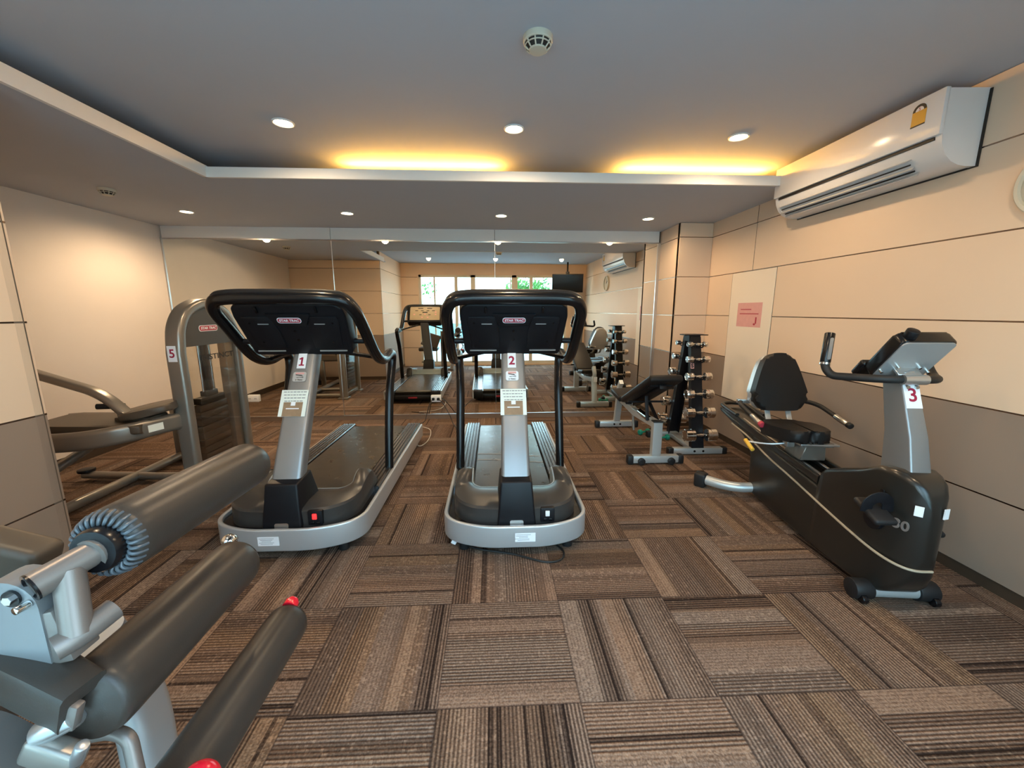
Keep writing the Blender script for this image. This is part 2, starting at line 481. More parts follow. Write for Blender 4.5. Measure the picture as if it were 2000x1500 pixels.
# right wall: seams given as distance from the rear corner
DA, DB = 3.385-YR, 4.02-YR               # access panel
wr = panel_wall('wall_right', (XR, YR, 0), (0, 1, 0), (-1, 0, 0), 5.2-YR, 0.0, ZC,
                seams=[(0.55-YR, (4, 5)), (DA, (1, 2, 3)), (DB, (1, 2, 3)), (3.715-YR, (4, 5))],
                skip=lambda k, a0, a1: k in (1, 2, 3) and abs(a0-DA) < 0.01)
bm = NB(); b2(bm, XR-0.004, XR+TH, 3.389, 4.016, 0.462, 1.714, 0.002, 1)
obj('access_panel', bm, 'panel_pale', wr)
bm = NB()
for yy in (3.385, 4.02): b2(bm, XR, XR+TH, yy-0.004, yy+0.004, 0.455, 1.716)
b2(bm, XR, XR+TH, 3.711, 3.719, 1.72, ZC)
obj('joint_strip', bm, 'joint', wr, smooth=False)
base('baseboard_right', (XR, YR, 0), (XR, 4.5, 0), (-1, 0, 0))
# pillar in the far right corner
wp = panel_wall('wall_pillar_front', (XR, 4.46, 0), (-1, 0, 0), (0, -1, 0), XR-2.04, 0.0, ZS)
wq = panel_wall('wall_pillar_side', (2.04, 4.4735, 0), (0, 1, 0), (-1, 0, 0), 0.55, 0.0, ZS)
base('baseboard_pillar', (XR, 4.46, 0), (2.04, 4.46, 0), (0, -1, 0)); base('baseboard_pillar_side', (2.04, 4.46, 0), (2.04, 5.0, 0), (-1, 0, 0))
# left plaster wall of the alcove, its rear wall, and the block beside the camera
bm = NB(); b2(bm, XL-0.1, XL, 1.6, 5.2, 0, ZS+0.02); struct('wall_left', bm, 'plaster')
base('baseboard_left', (XL+0.008, 1.89, 0), (XL+0.008, 4.95, 0), (1, 0, 0), 0.09)
panel_wall('wall_alcove', (XL, YALC, 0), (1, 0, 0), (0, 1, 0), XCOL-XL, 0.0, ZS)
panel_wall('wall_block', (XCOL, YR, 0), (0, 1, 0), (1, 0, 0), YALC-YR-0.0135, 0.0, ZC)
base('baseboard_alcove', (XL, YALC+0.008, 0), (XCOL, YALC+0.008, 0), (0, 1, 0)); base('baseboard_block', (XCOL+0.008, YR, 0), (XCOL+0.008, YALC, 0), (1, 0, 0))

# ------------------------------------------------------------------ mirror wall (turned by MA about x = 0)
def mw(a, dy, z):                       # point on the mirror wall: a along, dy towards the room
    return V((a*math.cos(MA)+dy*math.sin(MA)*1, 4.945+a*math.sin(MA)-dy*math.cos(MA), z))
bm = NB(); prism(bm, [(-3.95, 0), (2.5, 0), (2.5, ZS+0.02), (-3.95, ZS+0.02)], lambda a, b: mw(a, -0.12, b), lambda a, b: mw(a, -0.02, b)); wm = struct('wall_mirror_side', bm, 'backing')
XS = [-3.735, -1.87, 0.026, 2.02]
for a0, a1 in zip(XS, XS[1:]):
    bm = NB(); prism(bm, [(a0+0.003, 2.162), (a1-0.003, 2.162), (a1-0.003, ZS), (a0+0.003, ZS)], lambda a, b: mw(a, -0.02, b), lambda a, b: mw(a, 0.004, b))
    obj('panel', bm, 'fascia', wm, smooth=False)
bm = NB(); prism(bm, [(-3.75, 0), (2.04, 0), (2.04, 0.052), (-3.75, 0.052)], lambda a, b: mw(a, -0.02, b), lambda a, b: mw(a, 0.006, b)); struct('baseboard_mirror', bm, 'kick')
mir = thing('wall_mirror', 'wall-wide mirror of tall panes covering the far wall behind the treadmills', 'mirror', (0, 4.945, 0))
def mwl(a, dy, z): return mw(a, dy, z)-V((0, 4.945, 0))
for a0, a1 in zip(XS, XS[1:]):
    bm = NB(); prism(bm, [(a0+0.0015, 0.064), (a1-0.0015, 0.064), (a1-0.0015, 2.148), (a0+0.0015, 2.148)], lambda a, b: mwl(a, -0.018, b), lambda a, b: mwl(a, 0, b))
    obj('mirror_pane', bm, 'mirror', mir, smooth=False)
bm = NB()
for (a0, a1, z0, z1) in ((-3.75, 2.04, 0.052, 0.064), (-3.75, 2.04, 2.148, 2.162), (-3.765, -3.735, 0.052, 2.16), (2.005, 2.04, 0.052, 2.16), (-1.8715, -1.8685, 0.06, 2.15), (0.0245, 0.0275, 0.06, 2.15)):
    prism(bm, [(a0, z0), (a1, z0), (a1, z1), (a0, z1)], lambda a, b: mwl(a, -0.018, b), lambda a, b: mwl(a, 0.008, b))
obj('mirror_frame', bm, 'chrome_rough', mir, smooth=False)

# ------------------------------------------------------------------ window wall behind the camera
WX = [(-1.66, -0.36), (-0.36, 0.64), (0.64, 1.95)]
WT, WB = 2.2, 0.08
bm = NB()
def rw(x0, x1, z0, z1): b2(bm, x0, x1, YR-0.12, YR, z0, z1)
rw(-4.2, -1.66, 0, ZC); rw(1.95, 2.9, 0, ZC); rw(-1.66, 1.95, WT, ZC); rw(-1.66, 1.95, 0, WB-0.04)
struct('wall_rear', bm, 'panel')
bm = NB()
for z in JZ[1:-1]:
    b2(bm, XCOL, -1.68, YR-0.002, YR+0.003, z-0.004, z+0.004)
struct('trim_3', bm, 'joint')
def window(name, x0, x1, muls, opened=False):
    fr = NB(); t = 0.055
    b2(fr, x0, x0+t, YR-0.10, YR-0.02, WB, WT); b2(fr, x1-t, x1, YR-0.10, YR-0.02, WB, WT)
    b2(fr, x0, x1, YR-0.10, YR-0.02, WT-t, WT); b2(fr, x0, x1, YR-0.10, YR-0.02, WB-0.04, WB+0.03)
    for mx, w in muls: b2(fr, mx-w/2, mx+w/2, YR-0.10, YR-0.03, WB, WT)
    f = struct(name, fr, 'frame_cream')
    if not opened:
        bm = NB(); b2(bm, x0+t, x1-t, YR-0.07, YR-0.064, WB, WT-t)
        obj('pane', bm, 'pane', f, smooth=False)
    return f
window('window_1', *WX[0], [(-1.29, 0.035), (-0.77, 0.075)])
window('window_2', *WX[1], [(0.56, 0.02)], opened=True)
window('window_3', *WX[2], [(0.70, 0.05), (1.06, 0.08)])
# outdoors: deck, teal wall and a tree, seen only through the mirror
bm = NB(); b2(bm, -14, 14, -16, YR-0.12, -0.12, -0.02); struct('ground', bm, 'deck')
bm = NB(); b2(bm, -9, 9, -8.2, -8.0, -0.02, 0.8); struct('wall_garden', bm, 'teal')
def tree(x, y, h, spread, n, label):
    t = thing('garden_tree', label, 'tree', (x, y, -0.02))
    bm = NB(); tube(bm, smooth_path([(0, 0, 0), (0.05, 0.03, h*0.35), (-0.04, 0, h*0.7)], 5), 0.07, 10); obj('trunk', bm, 'bark', t)
    bm = NB()
    for _ in range(n):
        a, e, rr = random.uniform(0, 2*PI), random.uniform(-0.5, 1.0), spread*random.uniform(0.35, 1.0)
        p = V((rr*math.cos(a)*math.cos(e), rr*math.sin(a)*math.cos(e), h*0.75+rr*0.8*math.sin(e)))
        d1 = V((random.uniform(-1, 1), random.uniform(-1, 1), random.uniform(-1, 1))).normalized()
        d2 = d1.cross(V((random.random(), random.random(), 1))).normalized(); s = random.uniform(0.05, 0.11)
        vs = [bm.verts.new(p+d1*s), bm.verts.new(p+d2*s*0.4), bm.verts.new(p-d1*s), bm.verts.new(p-d2*s*0.4)]
        bm.faces.new(vs)
    obj('leaves', bm, 'leaf', t, smooth=False)
tree(1.6, -5.4, 2.6, 1.0, 1500, 'bushy green tree outside the far-right window panes, seen in the mirror')
tree(-2.6, -6.6, 2.9, 0.8, 160, 'sparse leafy tree outside the tall window at the left, seen in the mirror')

# ------------------------------------------------------------------ ceiling lamps
def downlight(x, y, z, label, group):
    t = thing('ceiling_downlight', label, 'light', (x, y, z), 0, group)
    bm = NB(); lathe(bm, [(0, 0.062), (-0.006, 0.062), (-0.008, 0.056), (-0.004, 0.05), (0, 0.05)], (0, 0, 0), (0, 0, 1), 28, caps=False); obj('trim_ring', bm, 'white', t)
    bm = NB(); lathe(bm, [(-0.001, 0.0), (-0.001, 0.05), (-0.003, 0.05), (-0.0045, 0.0)], (0, 0, 0), (0, 0, 1), 24); obj('lamp_lens', bm, 'lens', t)
    return t
def spot(x, y, z, energy):
    l = bpy.data.lights.new('downlight_bulb', 'SPOT'); l.energy = energy; l.color = (1.0, 0.72, 0.44); l.spot_size = math.radians(172); l.spot_blend = 0.6; l.shadow_soft_size = 0.045
    o = bpy.data.objects.new('downlight_bulb', l); C.objects.link(o); o.location = (x, y, z-0.012)
LQ = 45.0
hi = [(-1.247, 2.69, 'above the left treadmill'), (0.139, 2.706, 'above the centre treadmill'), (1.601, 2.755, 'nearest the air conditioner'),
      (-1.27, 0.95, 'mirror image nearest the white pillar block'), (0.16, 0.95, 'mirror image beside the smoke detector'), (1.60, 0.95, 'mirror image nearest the television')]
for x, y, w in hi:
    downlight(x, y, ZC, 'round downlight in the raised ceiling, %s' % w, 'downlights in the raised ceiling'); spot(x, y, ZC, LQ)
lo = [(-2.94, 4.208, 'first from the left plaster wall'), (-1.417, 4.2, 'second from the left plaster wall'), (0.09, 4.234, 'third from the left plaster wall'), (1.615, 4.298, 'beside the corner pillar')]
for x, y, w in lo:
    downlight(x, y, ZS, 'small round downlight in the lowered soffit, %s' % w, 'downlights in the lowered soffit'); spot(x, y, ZS, LQ*(2.1 if x < -2 else 0.9))
for x0, x1, w in ((-1.12, 0.05, 'over the two treadmills'), (1.03, 2.2, 'beside the air conditioner')):
    bm = NB(); cyl(bm, (x0, 3.36, 2.385), (x1, 3.36, 2.385), 0.013, 12)
    tag(obj('cove_tube_lamp', bm, 'tube_lamp'), 'amber tube lamp in the ceiling cove, %s' % w, 'light', 'amber cove lamps')
    bm = NB(); b2(bm, x0-0.03, x1+0.03, 3.33, 3.39, ZS+0.02, 2.371)
    o = obj('lamp_batten', bm, 'white')
    o['label'] = 'white batten under the amber cove tube, %s' % w; o['category'] = 'light fitting'; o['group'] = 'cove lamp battens'

def detector(x, y, z, label, s=1.0):
    t = thing('smoke_detector', label, 'smoke detector', (x, y, z))
    bm = NB(); lathe(bm, [(0, 0.066*s), (-0.022*s, 0.066*s), (-0.026*s, 0.062*s)], (0, 0, 0), (0, 0, 1), 30); obj('base', bm, 'bone', t)
    bm = NB(); lathe(bm, [(-0.026*s, 0.058*s), (-0.034*s, 0.054*s), (-0.05*s, 0.040*s)], (0, 0, 0), (0, 0, 1), 30, caps=False); obj('vent_ring', bm, 'dark_slot', t)
    bm = NB()
    for k in range(10):
        a = 2*PI*k/10; d = V((math.cos(a), math.sin(a), 0))
        tube(bm, [d*0.060*s+V((0, 0, -0.026*s)), d*0.055*s+V((0, 0, -0.038*s)), d*0.040*s+V((0, 0, -0.052*s))], 0.0035*s, 6)
    tube(bm, [(0.0565*s*math.cos(2*PI*k/30), 0.0565*s*math.sin(2*PI*k/30), -0.036*s) for k in range(30)], 0.0028*s, 6, closed=True)
    lathe(bm, [(-0.048*s, 0.040*s), (-0.056*s, 0.038*s), (-0.060*s, 0.0)], (0, 0, 0), (0, 0, 1), 30)
    obj('cage', bm, 'bone', t)
detector(0.194, 1.865, ZC, 'round bone-coloured smoke detector in the middle of the raised ceiling', 0.92)
detector(-3.02, 3.49, ZS, 'smaller round smoke detector under the lowered ceiling at the left', 0.85)

# ------------------------------------------------------------------ treadmills
def badge(parent, o, ex, ey, w, h, name='brand_badge'):
    """red rounded badge with white outline and white lettering"""
    o, ex, ey = V(o), V(ex).normalized(), V(ey).normalized(); nn = ex.cross(ey)
    bm = NB(); plate(bm, o, ex, ey, w, h, 0.002, h*0.42); b = obj(name, bm, 'paper_white', parent, smooth=False); b['label'] = 'red and white badge'
    bm = NB(); plate(bm, o+nn*0.002, ex, ey, w*0.95, h*0.80, 0.0008, h*0.38); obj('badge_field', bm, 'logo_red', b, smooth=False)
    bm = text_mesh('STAR TRAC', h*0.58, o+nn*0.0036, ex, ey, 0.0003, bold=h*0.02, shear=0.15, sx=w*0.84/(h*0.58*5.3)); obj('badge_lettering', bm, 'paper_white', b, smooth=False)

def treadmill(name_label, loc, num, switch_lit, group):
    T = thing('treadmill', name_label, 'treadmill', loc, 0, group)
    W = 0.41
    # frame band round the front and both sides
    out = fillet([(-W, 2.02, 0.122), (-W, 0.10, 0.122), (-0.20, 0.0, 0.122), (0.20, 0.0, 0.122), (W, 0.10, 0.122), (W, 2.02, 0.122)], 0.20, 10)
    bm = NB(); sweep(bm, out, rrect(0.024, 0.130, 0.010, 4), up=(0, 0, 1)); obj('frame_band', bm, 'silver', T)
    # inner tray
    bm = NB()
    inn = [(-0.395, 2.0), (-0.395, 0.13), (-0.30, 0.045), (-0.19, 0.015), (0.19, 0.015), (0.30, 0.045), (0.395, 0.13), (0.395, 2.0)]
    prism(bm, inn, lambda a, b: (a, b, 0.075), lambda a, b: (a, b, 0.165)); obj('tray', bm, 'black_gloss', T)
    # feet under the front
    for sx in (-1, 1):
        bm = NB(); cyl(bm, (sx*0.30, 0.10, 0.0), (sx*0.30, 0.10, 0.075), 0.03, 16, bev=0.004); obj('foot', bm, 'black_rubber', T)
        bm = NB(); cyl(bm, (sx*0.34, 1.86, 0.0), (sx*0.34, 1.86, 0.075), 0.028, 16, bev=0.004); obj('foot', bm, 'black_rubber', T)
        # transport wheel
        bm = NB(); cyl(bm, (sx*0.33, 0.27, 0.032), (sx*0.36, 0.27, 0.032), 0.032, 20, bev=0.004); obj('wheel', bm, 'white', T)
    # ridged foot rails
    for sx in (-1, 1):
        bm = NB()
        x0, x1 = 0.268, 0.398
        poly = [(x0, 0.165)]
        nr = 5
        for k in range(nr):
            a = x0+(x1-x0)*k/nr; d = (x1-x0)/nr
            poly += [(a+d*0.05, 0.188), (a+d*0.2, 0.197), (a+d*0.75, 0.197), (a+d*0.93, 0.188)]
        poly += [(x1, 0.165)]
        prism(bm, poly, lambda a, b: (sx*a, 0.50, b), lambda a, b: (sx*a, 2.03, b))
        obj('foot_rail', bm, 'rail', T, angle=20)
    # belt with rear roller
    bm = NB()
    prof = [(0.34, 0.186)]+[(1.96+0.035*math.sin(a), 0.151+0.035*math.cos(a)) for a in [PI*k/8 for k in range(9)]]+[(0.34, 0.116)]
    prism(bm, prof, lambda a, b: (-0.258, a, b), lambda a, b: (0.258, a, b)); be = obj('running_belt', bm, 'belt', T)
    if num == '2':
        bm = NB()
        for y0 in (1.10, 0.97):
            pth = smooth_path([(-0.255, y0+0.03, 0.1872), (-0.1, y0+0.02, 0.1872), (0.05, y0-0.01, 0.1872), (0.255, y0-0.05, 0.1872)], 6)
            sweep(bm, pth, [(-0.004, 0), (0.004, 0), (0.004, 0.0004), (-0.004, 0.0004)], up=(0, 0, 1))
        obj('belt_seam', bm, 'belt_line', be, smooth=False)
    for sx in (-1, 1):
        bm = NB(); b2(bm, sx*0.262, sx*0.40, 1.985, 2.055, 0.055, 0.178, 0.012); obj('end_cap', bm, 'black', T)
    bm = NB(); b2(bm, -0.262, 0.262, 2.0, 2.05, 0.06, 0.125, 0.01); rg = obj('rear_guard', bm, 'black', T)
    bm = NB(); plate(bm, (0.0, 2.0505, 0.093), (-1, 0, 0), (0, 0, 1), 0.13, 0.022, 0.001, 0.006); obj('rear_badge', bm, 'logo_red', rg, smooth=False)
    # motor hood: U-shaped cover
    bm = NB()
    n1, n2, n3 = 9, 8, 9
    outer, inner, hs = [], [], []
    def arm(sgn):
        o_, i_, h_ = [], [], []
        for k in range(n1):
            t = k/(n1-1); y = 0.60-0.34*t
            o_.append((sgn*0.365, y)); i_.append((sgn*(0.262), max(0.41, 0.60-0.19*t)))
            b = math.sin(min(1, (0.60-y)/0.13)*PI/2); dip = max(0, (0.44-y)/0.18)
            h_.append(0.20+0.115*b-0.035*min(1, dip)**2)
        return o_, i_, h_
    oL, iL, hL = arm(-1)
    for sgn, rev in ((-1, False), (1, True)):
        o_, i_, h_ = arm(sgn)
        c_o, c_i, c_h = [], [], []
        for k in range(1, n2):
            t = k/n2; a = t*PI/2
            c_o.append((sgn*(0.185+0.18*math.cos(a)), 0.26-0.20*math.sin(a)))
            c_i.append((sgn*(0.20+0.062*math.cos(a)), 0.41-0.07*math.sin(a)))
            c_h.append(0.28-0.012*t)
        seq = list(zip(o_+c_o, i_+c_i, h_+c_h))
        if rev: seq = seq[::-1]
        if sgn == -1: A = seq
        else: B = seq
    mid = []
    for k in range(n3+1):
        t = k/n3; x = -0.185+0.37*t
        mid.append(((x, 0.06-0.012*math.sin(PI*t)), (x*1.08, 0.34), 0.268))
    seq = A+mid+B
    rings = []
    for (ox, oy), (ix, iy), h in seq:
        o3, i3 = V((ox, oy, 0)), V((ix, iy, 0)); d = i3-o3
        pts = [o3+V((0, 0, 0.165)), o3+V((0, 0, h-0.012))+d*0.01, o3+V((0, 0, h))+d*0.06, o3+V((0, 0, h+0.012))+d*0.35, o3+V((0, 0, h+0.012))+d*0.7, i3+V((0, 0, h-0.002))-d*0.05, i3+V((0, 0, h-0.012)), i3+V((0, 0, 0.18))]
        rings.append([bm.verts.new(p) for p in pts])
    for R1, R2 in zip(rings, rings[1:]):
        for k in range(len(R1)-1): bm.faces.new((R1[k], R1[k+1], R2[k+1], R2[k]))
    bm.faces.new(rings[0]); bm.faces.new(rings[-1][::-1])
    hood = obj('motor_hood', bm, 'hood', T, angle=32)
    # pale inner lip of the hood
    bm = NB()
    rr = []
    for (ox, oy), (ix, iy), h in seq[2:-2]:
        i3 = V((ix, iy, 0)); o3 = V((ox, oy, 0)); d = (i3-o3).normalized()*0.003
        rr.append([bm.verts.new(i3+d+V((0, 0, h-0.006))), bm.verts.new(i3+d+V((0, 0, 0.188))), bm.verts.new(i3-d+V((0, 0, 0.188))), bm.verts.new(i3-d*3+V((0, 0, h-0.002)))])
    for R1, R2 in zip(rr, rr[1:]):
        for k in range(4): bm.faces.new((R1[k], R1[(k+1) % 4], R2[(k+1) % 4], R2[k]))
    obj('inner_lip', bm, 'lip', hood)
    bm = NB(); b2(bm, -0.255, 0.255, 0.335, 0.425, 0.17, 0.196, 0.004); obj('belt_shroud', bm, 'lip', T)
    # pedestal
    bm = NB()
    A = [(-0.108, 0.024, 0.165), (0.108, 0.024, 0.165), (0.112, 0.32, 0.165), (-0.112, 0.32, 0.165)]
    Bq = [(-0.088, 0.062, 0.415), (0.088, 0.062, 0.415), (0.090, 0.235, 0.435), (-0.090, 0.235, 0.435)]
    va = [bm.verts.new(p) for p in A]; vb = [bm.verts.new(p) for p in Bq]
    bm.faces.new(va[::-1]); bm.faces.new(vb)
    for k in range(4): bm.faces.new((va[k], va[(k+1) % 4], vb[(k+1) % 4], vb[k]))
    bmesh.ops.bevel(bm, geom=list(bm.edges), offset=0.012, segments=3, profile=0.5, affect='EDGES')
    ped = obj('mast_pedestal', bm, 'black', T)
    bm = NB(); plate(bm, (0.0, 0.0275, 0.185), (1, 0, 0), (0, 0.15, 1), 0.075, 0.034, 0.001, 0.01); obj('rating_plate', bm, 'chrome_rough', ped, smooth=False)
    # power switch on the hood front
    bm = NB(); b2(bm, 0.135, 0.215, 0.045, 0.075, 0.178, 0.262, 0.006)
    sw = obj('switch_panel', bm, 'black', T)
    bm = NB(); b2(bm, 0.162, 0.186, 0.038, 0.05, 0.215, 0.247, 0.003); r_ = obj('rocker', bm, 'red_lit' if switch_lit else 'white', sw); r_['label'] = 'lit red rocker switch' if switch_lit else 'white rocker switch'
    bm = NB()
    for xx in (0.152, 0.182): b2(bm, xx, xx+0.02, 0.040, 0.05, 0.186, 0.203, 0.003)
    obj('inlet', bm, 'black_gloss', sw)
    # mast: swept plate tapering upwards; path is its front centre line
    mp = smooth_path([(0, 0.085, 0.36), (0, 0.17, 0.53), (0, 0.285, 0.74), (0, 0.395, 0.93), (0, 0.50, 1.115), (0, 0.535, 1.18)], 6)
    def mprof(i, n):
        w = 0.168-0.030*i/(n-1); return [(a, b-0.045) for a, b in rrect(w, 0.085, 0.022, 4)]
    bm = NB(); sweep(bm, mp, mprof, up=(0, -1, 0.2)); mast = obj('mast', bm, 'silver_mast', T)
    fr = frames(mp, up=(0, -1, 0.2))
    def on_mast(z, dx=0.0):
        for i in range(len(mp)-1):
            if mp[i].z <= z <= mp[i+1].z:
                t = (z-mp[i].z)/(mp[i+1].z-mp[i].z); p = mp[i].lerp(mp[i+1], t); s, u = fr[i]
                ey = (mp[i+1]-mp[i]).normalized(); return p-u*0.0025*0+V((dx, 0, 0)), V((1, 0, 0)), ey
    def stuck(z, dx, w, h, m, name, off=0.001, r=0.0, label=None):
        p, ex, ey = on_mast(z, dx); nn = ex.cross(ey)
        bm = NB(); plate(bm, p+nn*off, ex, ey, w, h, 0.0012, r)
        o = obj(name, bm, m, mast, smooth=False)
        if label: o['label'] = label
        return o, p+nn*(off+0.0016), ex, ey
    o, p, ex, ey = stuck(1.045, -0.008, 0.052, 0.098, 'paper_white', 'number_sticker', label='white sticker with a red numeral')
    if num == '1':
        bm = NB(); q_ = p-ey*0.004; nn_ = ex.cross(ey)
        for poly_ in ([(-0.016, -0.028), (0.016, -0.028), (0.016, -0.020), (-0.016, -0.020)], [(-0.0055, -0.021), (0.0055, -0.021), (0.0055, 0.028), (-0.0045, 0.028), (-0.0055, 0.024)], [(-0.0055, 0.014), (-0.0045, 0.028), (-0.017, 0.019), (-0.016, 0.012)]):
            prism(bm, poly_, lambda a, b: q_+ex*a+ey*b, lambda a, b: q_+ex*a+ey*b+nn_*0.0004)
    else: bm = text_mesh(num, 0.078, p-ey*0.004, ex, ey, 0.0003, bold=0.002)
    obj('numeral', bm, 'ink_red', o, smooth=False)
    o, p, ex, ey = stuck(0.955, -0.008, 0.078, 0.062, 'paper_white' if num == '2' else 'silver', 'logo_sticker', r=0.012)
    bm = NB(); plate(bm, p+ey*0.021, ex, ey, 0.05, 0.012, 0.0004)
    obj('logo_stripe', bm, 'paper_pink', o, smooth=False)
    bm = NB()
    for sgn, yy in ((1, 0.010), (-1, -0.006)):
        for k in range(1):
            a = p+ex*(-0.024*sgn)+ey*yy; b_ = p+ex*(0.022*sgn)+ey*(yy-0.007*sgn if sgn > 0 else yy+0.002)
            pts = [a, a+ey*0.005, p+ex*(0.012*sgn)+ey*(yy+0.001*sgn), b_]
            f = [bm.verts.new(q+ex.cross(ey)*0.0008) for q in pts]; bm.faces.new(f)
    obj('swoosh', bm, 'ink_black', o, smooth=False)
    bm = text_mesh('S TRAC', 0.013, p-ey*0.021, ex, ey, 0.0003, bold=0.0004); obj('logo_lettering', bm, 'ink_black', o, smooth=False)
    o, p, ex, ey = stuck(0.81, -0.004 if num == '2' else -0.018, 0.156, 0.165, 'paper', 'paper_notice', label='taped paper notice with a printed photo')
    bm = NB(); plate(bm, p-ey*0.038, ex, ey, 0.112, 0.088, 0.0004); obj('notice_photo', bm, 'photo', o, smooth=False)
    bm = NB(); plate(bm, p-ey*0.005, ex, ey, 0.026, 0.022, 0.0008); plate(bm, p-ey*0.034, ex, ey, 0.075, 0.006, 0.0008); obj('photo_detail', bm, 'paper_white', o, smooth=False)
    bm = NB()
    for k in range(4):
        x0 = -0.066+0.004*k
        while x0 < 0.06-0.006*k:
            w = random.uniform(0.008, 0.022); plate(bm, p+ey*(0.070-0.019*k)+ex*(x0+w/2), ex, ey, w, 0.005, 0.0004); x0 += w+0.004
    obj('notice_text', bm, 'ink', o, smooth=False)
    # console
    tilt = math.atan2(0.21, 0.33)
    cen = V((0, 0.43, 1.255)); ex = V((1, 0, 0)); ey = V((0, -math.sin(tilt), math.cos(tilt))); nn = ex.cross(ey)      # nn points away from the runner
    def cp(a, b, d): return cen+ex*a+ey*b+nn*d
    bm = NB()
    poly = [(-0.290, -0.187), (0.290, -0.187), (0.306, -0.165), (0.324, 0.10), (0.316, 0.16), (0.275, 0.19), (-0.275, 0.19), (-0.316, 0.16), (-0.324, 0.10), (-0.306, -0.165)]
    prism(bm, poly, lambda a, b: cp(a, b, -0.05), lambda a, b: cp(a*0.975, b*0.975, 0.045))
    bmesh.ops.bevel(bm, geom=list(bm.edges), offset=0.014, segments=3, profile=0.5, affect='EDGES')
    con = obj('console', bm, 'black', T)
    for sx in (-1, 1):      # two raised panels either side of the spine
        bm = NB()
        pp = [(0.085, -0.125), (0.25, -0.125), (0.275, 0.085), (0.265, 0.105), (0.115, 0.105), (0.105, 0.09), (0.085, 0.0)]
        prism(bm, pp, lambda a, b: cp(sx*a, b, 0.04), lambda a, b: cp(sx*a, b, 0.052))
        bmesh.ops.bevel(bm, geom=list(bm.edges), offset=0.004, segments=2, profile=0.5, affect='EDGES')
        obj('rear_panel', bm, 'black', con)
    bm = NB()
    prism(bm, [(-0.125, 0.125), (0.125, 0.125), (0.085, 0.045), (-0.085, 0.045)], lambda a, b: cp(a, b, 0.04), lambda a, b: cp(a, b, 0.058))
    bmesh.ops.bevel(bm, geom=list(bm.edges), offset=0.004, segments=2, profile=0.5, affect='EDGES')
    sp = obj('badge_mount', bm, 'black', con)
    badge(con, cp(0, 0.085, 0.0585), ex, ey, 0.135, 0.036)
    for sx in (-1, 1):
        bm = NB(); plate(bm, cp(sx*0.16, 0.055, 0.0522), ex, ey, 0.062, 0.006, 0.0012, 0.002); obj('slot', bm, 'silver', con, smooth=False)
        bm = NB(); plate(bm, cp(sx*0.185, -0.145, 0.0455), ex, ey, 0.165, 0.008, 0.003, 0.002); obj('edge_strip', bm, 'silver', con, smooth=False)
    for a, b in ((0.235, 0.06), (-0.235, 0.06), (0.205, -0.075), (-0.205, -0.075), (0.0, 0.0), (0.0, -0.065)):
        bm = NB(); cyl(bm, cp(a, b, 0.043), cp(a, b, 0.054 if a else 0.047), 0.006 if a else 0.008, 12); obj('screw', bm, 'black_gloss', con)
    for sx in (-1, 1):
        bm = NB(); box(bm, cp(sx*0.165, 0.15, 0.05), (0.014, 0.014, 0.04), 0.004, 2, rot=rotm('X', tilt)); obj('clip', bm, 'black_gloss', con)
    # runner-side panel
    bm = NB(); plate(bm, cp(0, 0.02, -0.0505), -ex, ey, 0.53, 0.28, 0.002, 0.02); pn = obj('display_panel', bm, 'console_panel', con, smooth=False)
    bm = NB()
    for (a, b, w, h) in ((-0.08, 0.13, 0.09, 0.015), (0.08, 0.13, 0.09, 0.015), (-0.15, 0.08, 0.05, 0.012), (-0.05, 0.08, 0.05, 0.012), (0.05, 0.08, 0.05, 0.012), (0.15, 0.08, 0.05, 0.012), (0, 0.045, 0.09, 0.02), (-0.08, -0.005, 0.04, 0.012), (0.08, -0.005, 0.04, 0.012)):
        plate(bm, cp(a, b, -0.053), -ex, ey, w, h, 0.0015)
    obj('display_window', bm, 'ink_black', pn, smooth=False)
    bm = NB()
    for (a, b) in ((0.19, 0.05), (-0.19, 0.0), (0, 0.005), (0.19, 0.0), (-0.05, -0.06), (0.05, -0.06)): plate(bm, cp(a, b, -0.053), -ex, ey, 0.03, 0.025, 0.0015)
    obj('button', bm, 'paper_pink', pn, smooth=False)
    bm = NB(); box(bm, cp(0, -0.165, -0.075), (0.56, 0.07, 0.05), 0.015, 3, rot=rotm('X', tilt)); obj('tray_lip', bm, 'black', con)
    # handle loop: posts, side rails and the top bar in one bent tube with a thinner tube riding on it
    half = [(0.378, 0.84, 0.165), (0.376, 0.90, 0.45), (0.376, 0.985, 0.75), (0.384, 1.055, 0.93), (0.390, 1.055, 1.015), (0.392, 0.97, 1.035), (0.395, 0.83, 1.012), (0.396, 0.70, 1.03), (0.395, 0.575, 1.10), (0.393, 0.40, 1.26), (0.385, 0.30, 1.345), (0.345, 0.245, 1.400), (0.26, 0.225, 1.416), (0.12, 0.22, 1.419)]
    full = [V((-x, y, z)) for x, y, z in half]+[V(p) for p in half[::-1]]
    pth = smooth_path(full, 7)
    bm = NB(); sweep(bm, pth, lambda i, n: circ(0.0315+0.0025*min(1, max(0, (pth[i].z-0.95)/0.1)), 16)); hd = obj('handrail', bm, 'black_gloss', T)
    up = [p+V((0, 0.012, 0.027)) if p.z > 1.2 else p+V((0, 0.018*min(1, max(0, (p.z-0.9)/0.1)), 0.014*min(1, max(0, (p.z-0.9)/0.1)))) for p in pth if p.z > 0.99]
    bm = NB(); tube(bm, up, 0.022, 12); obj('grip_tube', bm, 'black_rubber', hd)
